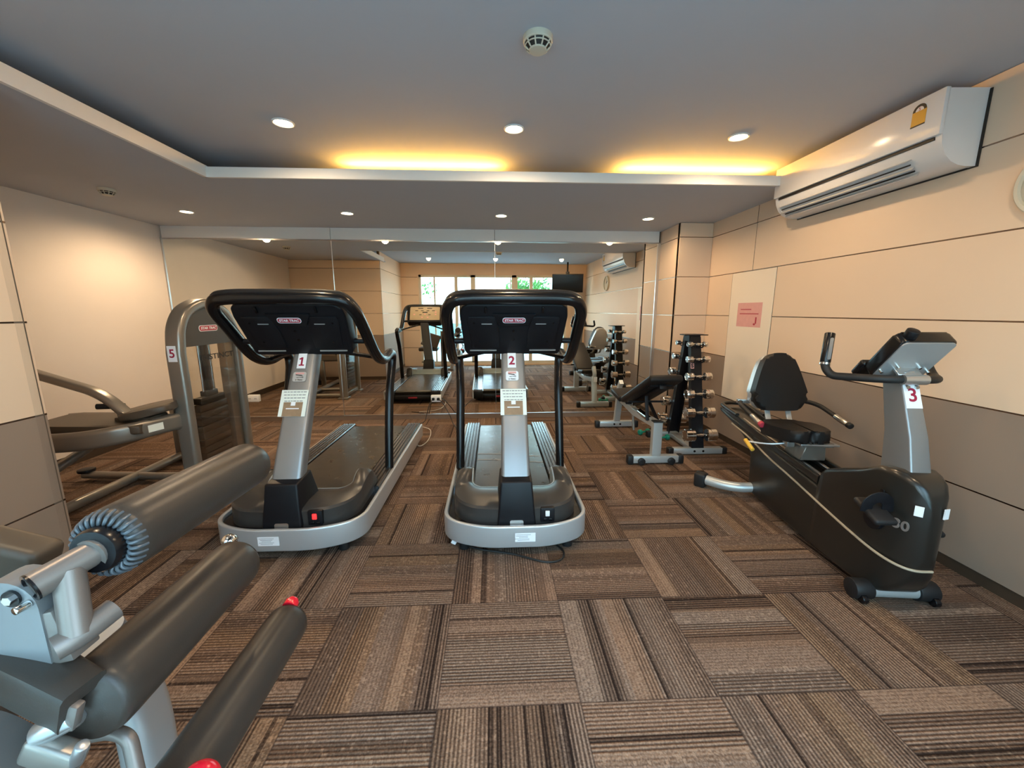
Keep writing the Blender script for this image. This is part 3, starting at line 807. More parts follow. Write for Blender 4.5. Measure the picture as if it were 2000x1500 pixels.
    for sx in (-1, 1):
        bm = NB(); tube(bm, [(sx*0.27, 0.50, 1.165), (sx*0.394, 0.50, 1.165)], 0.017, 12); obj('handrail_bracket', bm, 'black', T)
        # heart-rate bars running from the tray to the side rails, seen from behind in the mirror
        bm = NB(); tube(bm, smooth_path([(sx*0.10, 0.60, 1.10), (sx*0.20, 0.66, 1.075), (sx*0.385, 0.80, 1.02)], 6), 0.014, 12); obj('pulse_bar', bm, 'black_gloss', T)
    # front label
    bm = NB(); plate(bm, (0.045 if num == '2' else -0.055, -0.0125, 0.122), (1, 0, 0), (0, 0, 1), 0.112, 0.052, 0.001); lb = obj('front_label', bm, 'paper_white', T, smooth=False)
    bm = NB()
    for k in range(5):
        plate(bm, (0.035-0.008*(k % 2) if num == '2' else -0.065, -0.0136, 0.138-0.008*k), (1, 0, 0), (0, 0, 1), 0.08-0.015*(k % 3), 0.0022, 0.0003)
    obj('label_print', bm, 'ink', lb, smooth=False)
    return T
treadmill('treadmill with a red 1 sticker and a lit red power switch', (-1.17, 2.035, 0), '1', True, 'treadmills facing the mirror')
treadmill('treadmill with a red 2 sticker and two pale lines across its belt', (0.122, 2.01, 0), '2', False, 'treadmills facing the mirror')

# cables on the floor
def cable(name, pts, r, m, label, n=8):
    bm = NB(); tube(bm, smooth_path(pts, n), r, 8); return tag(obj(name, bm, m), label, 'cable')
c = cable('power_cord', [(-0.20, 2.13, 0.012), (-0.09, 2.075, 0.008), (0.10, 2.02, 0.008), (0.26, 1.945, 0.008), (0.345, 1.95, 0.008), (0.385, 2.0, 0.008), (0.375, 2.07, 0.008), (0.30, 2.16, 0.012)], 0.0055, 'cable', 'black power cord looped on the carpet before the middle treadmill')
bm = NB(); box(bm, (-0.235, 2.135, 0.028), (0.03, 0.008, 0.045), 0.002, 1, rot=rotm('Y', 0.5)); obj('cord_tag', bm, 'paper_white', c)
cable('power_cord', [(-0.80, 4.03, 0.08), (-0.78, 3.90, 0.02), (-0.74, 3.88, 0.008), (-0.70, 4.02, 0.006), (-0.70, 4.25, 0.006), (-0.74, 4.45, 0.006), (-0.85, 4.56, 0.006), (-1.0, 4.60, 0.006)], 0.005, 'tan_cable', 'thin pale cord curling on the carpet behind the left treadmill')
cable('power_cord', [(-0.76, 4.88, 0.27), (-0.80, 4.84, 0.20), (-0.83, 4.80, 0.08), (-0.86, 4.76, 0.008), (-0.95, 4.66, 0.006), (-1.10, 4.58, 0.006)], 0.005, 'cable', 'black cord from the mirror outlet towards the left treadmill')
cable('power_cord', [(-0.69, 4.88, 0.27), (-0.63, 4.84, 0.22), (-0.55, 4.78, 0.10), (-0.50, 4.70, 0.008), (-0.44, 4.50, 0.006), (-0.38, 4.20, 0.006), (-0.30, 4.06, 0.05)], 0.005, 'cable', 'black cord from the mirror outlet towards the middle treadmill')
def outlet(a, z, w, label, plugs):
    p = mw(a, 0, z); t = thing('wall_outlet', label, 'power outlet', p, MA)
    bm = NB(); b2(bm, -w/2, w/2, -0.028, 0.0, -0.042, 0.042, 0.006); obj('body', bm, 'white', t)
    bm = NB()
    for sx in (-1, 1):
        for dx in (-0.008, 0.008): b2(bm, sx*w/4+dx-0.002, sx*w/4+dx+0.002, -0.0295, -0.026, -0.008, 0.008)
    obj('socket', bm, 'dark_slot', t)
    if plugs:
        for sx in (-1, 1):
            bm = NB(); box(bm, (sx*w/4, -0.046, 0.0), (0.034, 0.036, 0.034), 0.008, 2); obj('plug', bm, 'black', t)
outlet(-2.94, 0.295, 0.135, 'white double power outlet on the mirror beside the left weight tower', False)
outlet(-0.725, 0.265, 0.125, 'white power outlet with two black plugs on the mirror between the treadmills', True)

# ------------------------------------------------------------------ air conditioner
ac = thing('air_conditioner', 'long white wall-mounted air conditioner high on the right wall', 'air conditioner', (XR, 2.62, 2.06))
def accap(y0, y1, prof, name, m, parent=ac):
    bm = NB(); prism(bm, prof, lambda a, b: (a, y0, b), lambda a, b: (a, y1, b)); return obj(name, bm, m, parent, angle=30)
body = [(-0.002, 0.0), (-0.06, -0.002), (-0.10, 0.004), (-0.14, 0.020), (-0.175, 0.052), (-0.198, 0.095), (-0.205, 0.13), (-0.205, 0.345), (-0.002, 0.35)]
accap(-0.575, 0.575, [(x*0.985, z*0.99+0.002) for x, z in body], 'casing', 'ac')
accap(-0.585, -0.555, body, 'end_cap', 'ac'); accap(0.555, 0.585, body, 'end_cap', 'ac')
bm = NB(); b2(bm, -0.224, -0.2, -0.585, 0.585, 0.142, 0.352, 0.004); fp = obj('front_panel', bm, 'ac', ac)
bm = NB(); b2(bm, -0.208, -0.19, -0.55, 0.55, 0.126, 0.140); obj('intake_slot', bm, 'dark_slot', ac)
def lip(s0, s1):                        # strip along the curved underside between profile points
    return s0, s1
bm = NB()
for (x, z, a) in ((-0.188, 0.078, 1.15), (-0.163, 0.040, 0.85), (-0.128, 0.0165, 0.5)):
    box(bm, (x-0.004, 0.06, z-0.003), (0.005, 0.98, 0.030), 0.001, 1, rot=rotm('Y', a))
obj('louvre', bm, 'ac_grille', ac)
bm = NB()
for (x, z, a, l) in ((-0.176, 0.0555, 0.98, 0.96), (-0.146, 0.026, 0.65, 0.96)): box(bm, (x, 0.06, z), (0.006, l, 0.010), 0, rot=rotm('Y', a))
obj('louvre_gap', bm, 'dark_slot', ac)
bm = NB(); b2(bm, -0.006, -0.001, -0.596, 0.596, -0.006, 0.345); obj('mounting_plate', bm, 'dark_slot', ac)
bm = NB(); plate(bm, (-0.2245, -0.47, 0.262), (0, -1, 0), (0, 0, 1), 0.07, 0.075, 0.001, 0.004); lb = obj('energy_label', bm, 'gold', fp, smooth=False); lb['label'] = 'gold energy rating label'
bm = NB()
arc = [(0.034*math.cos(PI*k/12), 0.032*math.sin(PI*k/12)) for k in range(13)]; arc2 = [(a*0.62, b*0.62) for a, b in arc[::-1]]
prism(bm, arc+arc2, lambda a, b: (-0.2258, -0.47-a, 0.294+b), lambda a, b: (-0.2266, -0.47-a, 0.294+b)); b2(bm, -0.2268, -0.2250, -0.505, -0.435, 0.222, 0.228)
obj('rating_arc', bm, 'ink_black', lb, smooth=False)
bm = NB(); prism(bm, arc, lambda a, b: (-0.2245, -0.47-a, 0.294+b), lambda a, b: (-0.2256, -0.47-a, 0.294+b)); obj('label_top', bm, 'paper_white', lb, smooth=False)
bm = text_mesh('5', 0.022, (-0.2268, -0.47, 0.302), (0, -1, 0), (0, 0, 1), 0.0002); obj('rating_numeral', bm, 'ink_red', lb, smooth=False)

# clock on the right wall, notice on the access panel
ck = thing('wall_clock', 'round wall clock with a tan face at the right edge, near the air conditioner', 'clock', (XR, 1.69, 1.90))
bm = NB(); lathe(bm, [(0, 0.15), (-0.03, 0.15), (-0.035, 0.145), (-0.035, 0.132), (-0.02, 0.13)], (0, 0, 0), (1, 0, 0), 40, caps=False); obj('rim', bm, 'bone', ck)
bm = NB(); cyl(bm, (-0.002, 0, 0), (-0.018, 0, 0), 0.133, 40); obj('dial', bm, 'clock_face', ck)
bm = NB(); box(bm, (-0.022, 0.03, 0.02), (0.003, 0.09, 0.008), rot=rotm('X', 0.6)); box(bm, (-0.022, 0.0, 0.045), (0.003, 0.006, 0.1)); obj('hand', bm, 'ink_black', ck)
nt = thing('notice_sheet', 'creased pink notice sheet taped to the pale access panel on the right wall', 'notice', (XR-0.0038, 3.695, 1.312))
bm = NB(); plate(bm, (0, 0, 0), (0, -1, 0), (0, 0, 1), 0.36, 0.225, 0.0012); obj('sheet', bm, 'paper_pink', nt, smooth=False)
bm = NB()
for (a, b, w) in ((-0.05, 0.05, 0.16), (0.0, 0.01, 0.28)): plate(bm, (-0.0013, -a, b), (0, -1, 0), (0, 0, 1), w, 0.008, 0.0004)
plate(bm, (-0.0013, -0.11, -0.05), (0, -1, 0), (0, 0, 1), 0.02, 0.06, 0.0004); plate(bm, (-0.0013, -0.09, -0.085), (0, -1, 0), (0, 0, 1), 0.03, 0.018, 0.0004, 0.008)
obj('notice_text', bm, 'logo_red', nt, smooth=False)

# television by the rear window (seen in the mirror)
tv = thing('television', 'black flat television hung in the rear corner, seen in the mirror', 'television', (1.85, 0.45, 1.98), math.radians(168))
bm = NB(); b2(bm, -0.36, 0.36, -0.02, 0.03, -0.21, 0.21, 0.008); obj('housing', bm, 'black', tv)
bm = NB(); plate(bm, (0, -0.0205, 0), (1, 0, 0), (0, 0, 1), 0.69, 0.39, 0.001); obj('screen', bm, 'screen', tv, smooth=False)
bm = NB(); tube(bm, [(0, 0.04, 0.05), (0, 0.12, 0.2), (0.0, 0.12, 0.475)], 0.02, 10); box(bm, (0, 0.06, 0.16), (0.08, 0.06, 0.2), 0.01); obj('mount_arm', bm, 'black', tv)
tv.rotation_euler = (math.radians(8), 0, math.radians(188))

# ------------------------------------------------------------------ dumbbell rack
RX, RY = 1.94, 3.82
rk = thing('dumbbell_rack', 'black A-frame dumbbell rack on silver feet in front of the corner pillar', 'dumbbell rack', (RX, RY, 0))
for sgn in (-1, 1):
    bot, top = V((0, sgn*0.265, 0.05)), V((0, sgn*0.055, 1.10)); ax = (top-bot); L = ax.length; ax.normalize()
    nn = V((0, sgn, 0)); nn = (nn-ax*nn.dot(ax)).normalized()
    bm = NB()
    # channel section: web facing outwards with two side flanges, tapering upwards
    def pf(i, n):
        w = 0.118 if i == 0 else 0.098
        return [(w/2, 0.02), (-w/2, 0.02), (-w/2, -0.035), (-w/2+0.012, -0.035), (-w/2+0.012, 0.008), (w/2-0.012, 0.008), (w/2-0.012, -0.035), (w/2, -0.035)]
    sweep(bm, [bot, top], pf, up=nn)
    po = obj('post', bm, 'black', rk, smooth=False)
    if sgn == -1:
        bm = NB()
        q = bot+ax*(L*0.74)
        plate(bm, q+nn*0.0205+V((-0.040, 0, 0)), (1, 0, 0), ax, 0.034, 0.05, 0.001); s_ = obj('maker_badge', bm, 'paper_pink', po, smooth=False)
        bm = text_mesh('S', 0.05, q+nn*0.0225+V((-0.040, 0, 0)), (1, 0, 0), ax, 0.0003, bold=0.003); obj('badge_letter', bm, 'ink_black', s_, smooth=False)
    # foot across
    bm = NB(); b2(bm, -0.25, 0.25, sgn*0.265-0.03, sgn*0.265+0.03, 0.005, 0.062, 0.004); ft = obj('foot', bm, 'silver_box', rk)
    for sx in (-1, 1):
        bm = NB(); b2(bm, sx*0.235, sx*0.285, sgn*0.265-0.033, sgn*0.265+0.033, 0.0, 0.066, 0.008); obj('foot_cap', bm, 'black_rubber', ft)
    bm = NB()
    for xx in (-0.035, 0.05): cyl(bm, (xx, sgn*0.297, 0.034), (xx, sgn*0.289, 0.034), 0.011, 14)
    obj('bolt', bm, 'black_gloss', ft)
bm = NB(); b2(bm, -0.05, 0.05, -0.24, 0.24, 0.015, 0.058, 0.004); obj('base_bar', bm, 'silver_box', rk)
bm = NB()
pth = [(-0.115, -0.085), (0.115, -0.085), (0.115, 0.02), (0.06, 0.085), (-0.06, 0.085), (-0.115, 0.02)]
prism(bm, pth, lambda a, b: (a, b, 1.118), lambda a, b: (a, b, 1.126)); b2(bm, -0.055, 0.055, -0.055, 0.055, 1.06, 1.118)
obj('top_plate', bm, 'black', rk, smooth=False)
ZD = [1.035, 0.895, 0.735, 0.573, 0.402, 0.195]
def on_post(sgn, z):
    t = (z-0.05)/1.05; return sgn*(0.265-0.21*t)
for sgn in (-1, 1):
    bm = NB()
    for z in ZD:
        y = on_post(sgn, z)+sgn*0.018
        for sx in (-1, 1): tube(bm, fillet([(sx*0.04, y, z-0.025), (sx*0.04, y+sgn*0.055, z-0.030), (sx*0.04, y+sgn*0.062, z+0.008)], 0.02, 4), 0.0065, 8)
    obj('hook_pegs', bm, 'black', rk)
def dumbbell_mesh(L, r, w, t):
    h_ = NB()
    hl = L/2-w
    prof = [(-hl, 0.013), (-hl*0.62, 0.013), (-hl*0.55, 0.011), (-hl*0.3, 0.0135), (0, 0.0155), (hl*0.3, 0.0135), (hl*0.55, 0.011), (hl*0.62, 0.013), (hl, 0.013)]
    lathe(h_, prof, (0, 0, 0), (1, 0, 0), 18); obj('handle', h_, 'chrome', t)
    for sx in (-1, 1):
        bm = NB(); a = hl
        lathe(bm, [(a-0.004, 0.018), (a, r*0.90), (a+0.004, r), (a+w*0.30, r), (a+w*0.32, r*0.96), (a+w*0.38, r*0.96), (a+w*0.40, r), (a+w-0.006, r), (a+w, r*0.90), (a+w, r*0.78), (a+w-0.003, r*0.74), (a+w-0.003, 0.0)], (0, 0, 0), (sx, 0, 0), 26); obj('weight_head', bm, 'chrome', t)
names = ['smallest', 'second smallest', 'third smallest', 'third largest', 'second largest', 'largest']
where = {-1: 'on the camera side of the rack', 1: 'on the mirror side of the rack'}
for sgn in (-1, 1):
    for i, z in enumerate(ZD):
        L = 0.195+0.021*i; r = 0.025+0.0066*i; w = 0.046+0.0090*i
        y = on_post(sgn, z)+sgn*(0.018+0.020+0.5*r)
        t = thing('dumbbell', '%s chrome dumbbell %s, %s' % (names[i], where[sgn], ['on the top pegs', 'second row down', 'third row down', 'fourth row down', 'fifth row down', 'on the lowest pegs'][i]), 'dumbbell', (RX, RY+y, z+0.001), 0.0, 'chrome dumbbells on the rack')
        dumbbell_mesh(L, r, w, t)
# small green hand weights on the floor by the rack
for k, (x, y, rz, lab) in enumerate(((1.66, 4.17, 0.35, 'small green vinyl dumbbell lying on the carpet between bench and rack'), (1.785, 3.96, 0.2, 'small green vinyl dumbbell lying under the dumbbell rack, nearer the camera'))):
    t = thing('hand_weight', lab, 'dumbbell', (x, y, 0.031), rz, 'green hand weights'); t.scale = (0.74, 0.74, 0.74)
    bm = NB(); cyl(bm, (-0.05, 0, 0), (0.05, 0, 0), 0.014, 14); obj('handle', bm, 'green', t)
    for sx in (-1, 1):
        bm = NB(); lathe(bm, [(0.045, 0.012), (0.05, 0.036), (0.056, 0.041), (0.085, 0.041), (0.095, 0.03), (0.096, 0.0)], (0, 0, 0), (sx, 0, 0), 6 if False else 20); obj('weight_head', bm, 'green', t)

# ------------------------------------------------------------------ adjustable bench
bx = 1.44
bn = thing('weight_bench', 'adjustable black weight bench with a raised backrest on a silver frame, left of the rack', 'weight bench', (bx, 3.33, 0))
for yy, wheels in ((0.0, True), (1.135, False)):
    bm = NB(); b2(bm, -0.205, 0.205, yy-0.03, yy+0.03, 0.014, 0.078, 0.004); ft = obj('foot', bm, 'silver_box', bn)
    for sx in (-1, 1):
        bm = NB(); b2(bm, sx*0.20, sx*0.255, yy-0.034, yy+0.034, 0.0, 0.084, 0.014); obj('foot_cap', bm, 'black_rubber', ft)
        if wheels:
            bm = NB(); lathe(bm, [(0, 0.028), (0.004, 0.032), (0.022, 0.032), (0.026, 0.024), (0.026, 0.014), (0.020, 0.012), (0.020, 0.0)], (sx*0.135, yy-0.03, 0.034), (0, -1, 0), 22); obj('wheel', bm, 'black_rubber', ft)
        else:
            bm = NB(); cyl(bm, (sx*0.035, yy-0.03, 0.046), (sx*0.035, yy-0.037, 0.046), 0.011, 12); obj('bolt', bm, 'black_gloss', ft)
bm = NB(); sweep(bm, [(0, 0.0, 0.078), (0, 0.0, 0.385)], rrect(0.082, 0.06, 0.006), up=(0, 1, 0)); fp_ = obj('front_post', bm, 'silver_box', bn)
bm = NB(); b2(bm, -0.044, 0.044, -0.034, 0.034, 0.385, 0.397, 0.003); obj('post_cap', bm, 'black_rubber', fp_)
bm = NB(); sweep(bm, [(0, 1.135, 0.07), (0, 1.06, 0.43)], rrect(0.07, 0.05, 0.006), up=(0, 1, 0)); obj('rear_post', bm, 'silver_box', bn)
bm = NB(); sweep(bm, [(0, 0.02, 0.36), (0, 0.55, 0.335), (0, 1.08, 0.385)], rrect(0.055, 0.07, 0.006), up=(0, 0, 1)); obj('main_beam', bm, 'silver_box', bn)
b0, b1 = V((0, -0.13, 0.80)), V((0, 0.60, 0.452)); bd = (b1-b0); BL = bd.length; ang = math.atan2(b0.z-b1.z, b1.y-b0.y)
bm = NB(); box(bm, (b0+b1)/2, (0.285, BL, 0.062), 0.022, 4, rot=rotm('X', -ang)); obj('backrest', bm, 'pad_black', bn)
nb = V((0, math.sin(ang), math.cos(ang)))
bm = NB(); box(bm, (b0+b1)/2-nb*0.052+bd.normalized()*0.03, (0.06, BL*0.86, 0.042), 0.004, 2, rot=rotm('X', -ang)); obj('backrest_rail', bm, 'black', bn)
bm = NB(); box(bm, (b0+b1)/2-nb*0.036-bd.normalized()*0.25, (0.20, 0.07, 0.012), 0.002, 1, rot=rotm('X', -ang)); obj('backrest_plate', bm, 'black', bn)
for sx in (-1, 1):
    bm = NB(); sweep(bm, [(sx*0.05, 0.16, 0.585), (sx*0.05, 0.10, 0.37)] if sx < 0 else [(sx*0.05, 0.35, 0.50), (sx*0.05, 0.12, 0.37)], rrect(0.018, 0.03, 0.003), up=(1, 0, 0)); obj('support_strut', bm, 'black', bn)
bm = NB(); tube(bm, [(0.0, 0.42, 0.37), (0.0, 0.14, 0.362)], 0.032, 12); obj('notch_bar', bm, 'chrome', bn)
bm = NB(); sweep(bm, [(0.02, 0.70, 0.40), (0.02, 0.62, 0.12)], rrect(0.03, 0.02, 0.004), up=(1, 0, 0)); obj('drop_link', bm, 'bronze_grey', bn)
bm = NB(); box(bm, (0, 0.80, 0.462), (0.285, 0.30, 0.062), 0.022, 4, rot=rotm('X', 0.12)); obj('seat', bm, 'pad_black', bn)
bm = NB(); box(bm, (0, 0.82, 0.418), (0.10, 0.26, 0.03), 0.003, 1, rot=rotm('X', 0.17)); obj('seat_plate', bm, 'black', bn)
bm = NB(); sweep(bm, fillet([(0, 1.07, 0.40), (0, 1.10, 0.47), (0, 1.03, 0.56)], 0.03, 4), rrect(0.06, 0.045, 0.006), up=(1, 0, 0)); ph = obj('rear_bracket', bm, 'silver_box', bn)
bm = NB(); plate(bm, (0, 1.145, 0.40), (-1, 0, 0), (0, 0, 1), 0.05, 0.07, 0.001); obj('round_sticker', bm, 'paper_white', ph, smooth=False)
bm = NB(); tube(bm, [(-0.17, 0.30, 0.50), (0.17, 0.30, 0.50)], 0.01, 10); obj('cross_pin', bm, 'black', bn)

# ------------------------------------------------------------------ recumbent bike
BA = -math.atan2(0.096, 0.995)-0.020
bk = thing('recumbent_bike', 'dark recumbent exercise bike with a red 3 sticker along the right wall', 'exercise bike', (1.868, 1.60, 0), BA)
# shell loft: (s, z_bottom, z_top, half width)
sec = [(-0.150, 0.30, 0.50, 0.012), (-0.146, 0.25, 0.555, 0.030), (-0.130, 0.19, 0.60, 0.050), (-0.10, 0.125, 0.635, 0.069), (-0.06, 0.08, 0.652, 0.085), (-0.02, 0.05, 0.658, 0.097), (0.05, 0.035, 0.648, 0.104),
       (0.15, 0.03, 0.595, 0.108), (0.26, 0.028, 0.55, 0.108), (0.36, 0.026, 0.505, 0.108), (0.385, 0.025, 0.485, 0.108), (0.40, 0.025, 0.395, 0.108)]
bm = NB()
def ring(s, zb, zt, w, r=0.028, n=5):
    h = zt-zb; r = min(r, w*0.9, h*0.45)
    return [(s, x, z+(zt+zb)/2) for x, z in rrect(2*w, h, r, n)]
def loft(bm, secs, r=0.028):
    R = []
    for s, zb, zt, w in secs: R.append([bm.verts.new((x, s, z)) for (_, x, z) in ring(s, zb, zt, w, r)])
    for A, B in zip(R, R[1:]):
        n = len(A)
        for k in range(n): bm.faces.new((A[k], A[(k+1) % n], B[(k+1) % n], B[k]))
    bm.faces.new(R[0][::-1]); bm.faces.new(R[-1])
loft(bm, sec); shell = obj('front_shell', bm, 'bike_body', bk, angle=50)
sec2 = [(0.39, 0.025, 0.385, 0.106), (0.60, 0.025, 0.405, 0.106), (0.85, 0.025, 0.43, 0.106), (1.06, 0.03, 0.455, 0.106), (1.09, 0.04, 0.458, 0.105), (1.10, 0.18, 0.46, 0.104), (1.105, 0.28, 0.462, 0.104), (1.14, 0.345, 0.468, 0.104), (1.25, 0.405, 0.482, 0.106), (1.45, 0.46, 0.505, 0.108), (1.64, 0.50, 0.53, 0.108), (1.67, 0.51, 0.532, 0.10)]
bm = NB(); loft(bm, sec2, 0.02); obj('rear_shell', bm, 'bike_body', bk, angle=50)
# pinstripe along the left side and round the nose
line = [(-0.109, 1.42, 0.455), (-0.109, 1.15, 0.425), (-0.111, 0.90, 0.375), (-0.111, 0.60, 0.335), (-0.111, 0.34, 0.295), (-0.111, 0.12, 0.265), (-0.108, -0.02, 0.252), (-0.085, -0.105, 0.246), (-0.04, -0.142, 0.243), (0.03, -0.145, 0.243)]
bm = NB(); tube(bm, smooth_path(line, 5), 0.006, 8); obj('pinstripe', bm, 'bike_line', bk)
# raised side rails of the seat track with brass-coloured rollers between
for sx in (-1, 1):
    bm = NB(); sweep(bm, smooth_path([(sx*0.092, 0.41, 0.415), (sx*0.092, 0.9, 0.455), (sx*0.092, 1.38, 0.515), (sx*0.092, 1.62, 0.545)], 5), rrect(0.022, 0.05, 0.008, 3), up=(0, 0, 1)); obj('side_rail', bm, 'bike_body', bk)
    bm = NB(); sweep(bm, [(sx*0.045, 0.41, 0.41), (sx*0.045, 1.38, 0.50)], rrect(0.020, 0.022, 0.004, 3), up=(0, 0, 1)); obj('seat_track', bm, 'chrome_rough', bk)
bm = NB(); tube(bm, fillet([(-0.104, 1.36, 0.54), (-0.104, 1.66, 0.562), (0.0, 1.70, 0.565), (0.104, 1.66, 0.562), (0.104, 1.36, 0.54)], 0.07, 6), 0.016, 12); obj('rear_rim', bm, 'bike_body', bk)
# front mast
bm = NB()
A = [(-0.045, -0.062, 0.60), (0.045, -0.062, 0.60), (0.045, 0.105, 0.60), (-0.045, 0.105, 0.60)]; Bq = [(-0.036, 0.085, 1.04), (0.036, 0.085, 1.04), (0.036, 0.19, 1.04), (-0.036, 0.19, 1.04)]
mid = [(-0.041, -0.01, 0.80), (0.041, -0.01, 0.80), (0.041, 0.125, 0.80), (-0.041, 0.125, 0.80)]
R = [[bm.verts.new(p) for p in q] for q in (A, mid, Bq)]
for r1, r2 in zip(R, R[1:]):
    for k in range(4): bm.faces.new((r1[k], r1[(k+1) % 4], r2[(k+1) % 4], r2[k]))
bm.faces.new(R[0][::-1]); bm.faces.new(R[-1])
bmesh.ops.bevel(bm, geom=[e for e in bm.edges if abs((e.verts[0].co-e.verts[1].co).normalized().z) > 0.7], offset=0.008, segments=3, profile=0.5, affect='EDGES')
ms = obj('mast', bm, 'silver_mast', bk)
ey = V((0, 0.095, 0.24)).normalized(); ex = V((1, 0, 0)); nn = ex.cross(ey)
pc = V((0, 0.060, 0.975))
bm = NB(); plate(bm, pc+nn*0.001, ex, ey, 0.068, 0.115, 0.0012); st = obj('number_sticker', bm, 'paper_white', ms, smooth=False); st['label'] = 'white sticker with a red 3'
bm = text_mesh('3', 0.085, pc+nn*0.0028, ex, ey, 0.0003, bold=0.0015); obj('numeral', bm, 'ink_red', st, smooth=False)
# handlebar with upright grips
hb = fillet([(-0.222, 0.30, 1.235), (-0.252, 0.265, 1.075), (-0.235, 0.235, 1.035), (-0.12, 0.085, 1.045), (0, 0.06, 1.048), (0.12, 0.085, 1.045), (0.232, 0.225, 1.035), (0.245, 0.265, 1.06), (0.215, 0.29, 1.15)], 0.05, 6)
bm = NB(); tube(bm, hb, 0.0185, 14); hbo = obj('handlebar', bm, 'grip', bk)
bm = NB(); tube(bm, [(-0.05, 0.064, 1.047), (0.05, 0.064, 1.047)], 0.0225, 14); obj('bar_clamp', bm, 'steel', bk)
for (p0, p1) in (((-0.249, 0.268, 1.085), (-0.221, 0.303, 1.24)),):
    p0, p1 = V(p0), V(p1)
    bm = NB(); cyl(bm, p0, p0+(p1-p0)*0.06, 0.0235, 18); obj('grip_ring', bm, 'chrome', hbo)
    bm = NB(); cyl(bm, p0+(p1-p0)*0.07, p1, 0.0225, 18, bev=0.004); gp = obj('pulse_grip', bm, 'black_gloss', hbo)
    bm = NB(); d = (p1-p0); q = p0+d*0.5+V((-0.002, -0.0215, 0.003)); plate(bm, q, V((1, 0, 0)), d, 0.016, d.length*0.68, 0.003, 0.006); obj('pulse_plate', bm, 'steel', gp, smooth=False)
# console
ct = math.radians(40); cc = V((-0.012, 0.10, 1.150)); ey = V((0, -math.sin(ct), math.cos(ct))); nn = ex.cross(ey)
def bc(a, b, d): return cc+ex*a+ey*b+nn*d
bm = NB(); prism(bm, rrect(0.226, 0.235, 0.022, 5), lambda a, b: bc(a, b, -0.030), lambda a, b: bc(a, b, 0.028)); bmesh.ops.bevel(bm, geom=[e for e in bm.edges if abs((e.verts[0].co-e.verts[1].co).normalized().dot(nn)) < 0.1], offset=0.008, segments=2, profile=0.5, affect='EDGES')
cn = obj('console', bm, 'black_gloss', bk)
bm = NB(); prism(bm, rrect(0.214, 0.222, 0.02, 5), lambda a, b: bc(a, b, 0.026), lambda a, b: bc(a, b, 0.034)); obj('console_back', bm, 'silver', cn)
bm = NB(); plate(bm, bc(0, 0.01, -0.0302), -ex, ey, 0.19, 0.17, 0.001, 0.01); obj('display_panel', bm, 'console_panel', cn, smooth=False)
bm = NB(); cyl(bm, bc(-0.075, 0.115, 0.0), bc(-0.075, 0.150, -0.006), 0.024, 20, bev=0.004); obj('dial_knob', bm, 'black', cn)
bm = NB(); box(bm, bc(-0.01, -0.13, -0.045), (0.226, 0.035, 0.09), 0.012, 3, rot=rotm('X', ct)); obj('tray_lip', bm, 'black_gloss', cn)
bm = NB(); box(bm, bc(0, -0.05, 0.040), (0.10, 0.07, 0.012), 0.002, 1, rot=rotm('X', ct)); sweep(bm, [bc(0, -0.05, 0.04), (0, 0.11, 1.03)], rrect(0.05, 0.04, 0.004), up=(1, 0, 0)); obj('console_bracket', bm, 'steel', bk)
bm = NB()
bm.free()
for a, b in ((-0.045, -0.03), (0.045, -0.03), (-0.10, -0.06), (0.10, -0.06)):
    bm = NB(); cyl(bm, bc(a, b, 0.034), bc(a, b, 0.05), 0.006, 10); obj('screw', bm, 'chrome', cn)
for a in (-0.02, 0.02):
    bm = NB(); cyl(bm, (a, 0.078, 1.015), (a, 0.062, 1.012), 0.008, 10); obj('screw', bm, 'chrome', ms)
# pedals and crank
for sx in (-1, 1):
    bm = NB(); cyl(bm, (sx*0.098, 0.02, 0.40), (sx*0.114, 0.02, 0.40), 0.05, 24); cr = obj('crank_hub', bm, 'black', bk)
    yy = -0.050 if sx < 0 else 0.075; zz = 0.470 if sx < 0 else 0.35
    bm = NB(); box(bm, (sx*0.165, yy, zz), (0.095, 0.150, 0.028), 0.012, 3, rot=rotm('X', 0.35)); pe = obj('pedal', bm, 'black_rubber', bk)
    bm = NB(); sweep(bm, [(sx*0.118, 0.02, 0.40), (sx*0.122, yy, zz)], rrect(0.012, 0.03, 0.004), up=(1, 0, 0)); obj('crank_arm', bm, 'black', pe)
    bm = NB(); sweep(bm, smooth_path([(sx*0.118, yy-0.005, zz), (sx*0.13, yy-0.01, zz+0.055), (sx*0.17, yy-0.012, zz+0.07), (sx*0.205, yy-0.01, zz+0.045), (sx*0.21, yy-0.005, zz)], 5), rrect(0.05, 0.006, 0.002), up=(0, 1, 0)); obj('pedal_strap', bm, 'black', pe)
bm = text_mesh('30', 0.060, (-0.0795, -0.086, 0.424), (0.45, -1, 0), (0, 0.0, 1), 0.0016, bold=0.0015); obj('model_numeral', bm, 'steel', shell, smooth=False)
bm = NB(); plate(bm, (-0.060, -0.132, 0.515), V((1, -0.75, 0)), (0, 0, 1), 0.028, 0.045, 0.004); plate(bm, (0.030, -0.150, 0.515), V((1, 0.3, 0)), (0, 0, 1), 0.026, 0.045, 0.004); obj('torn_label', bm, 'paper_white', shell, smooth=False)
bm = NB(); cyl(bm, (-0.107, -0.005, 0.545), (-0.112, -0.005, 0.545), 0.010, 14); obj('plug_cap', bm, 'black', shell)
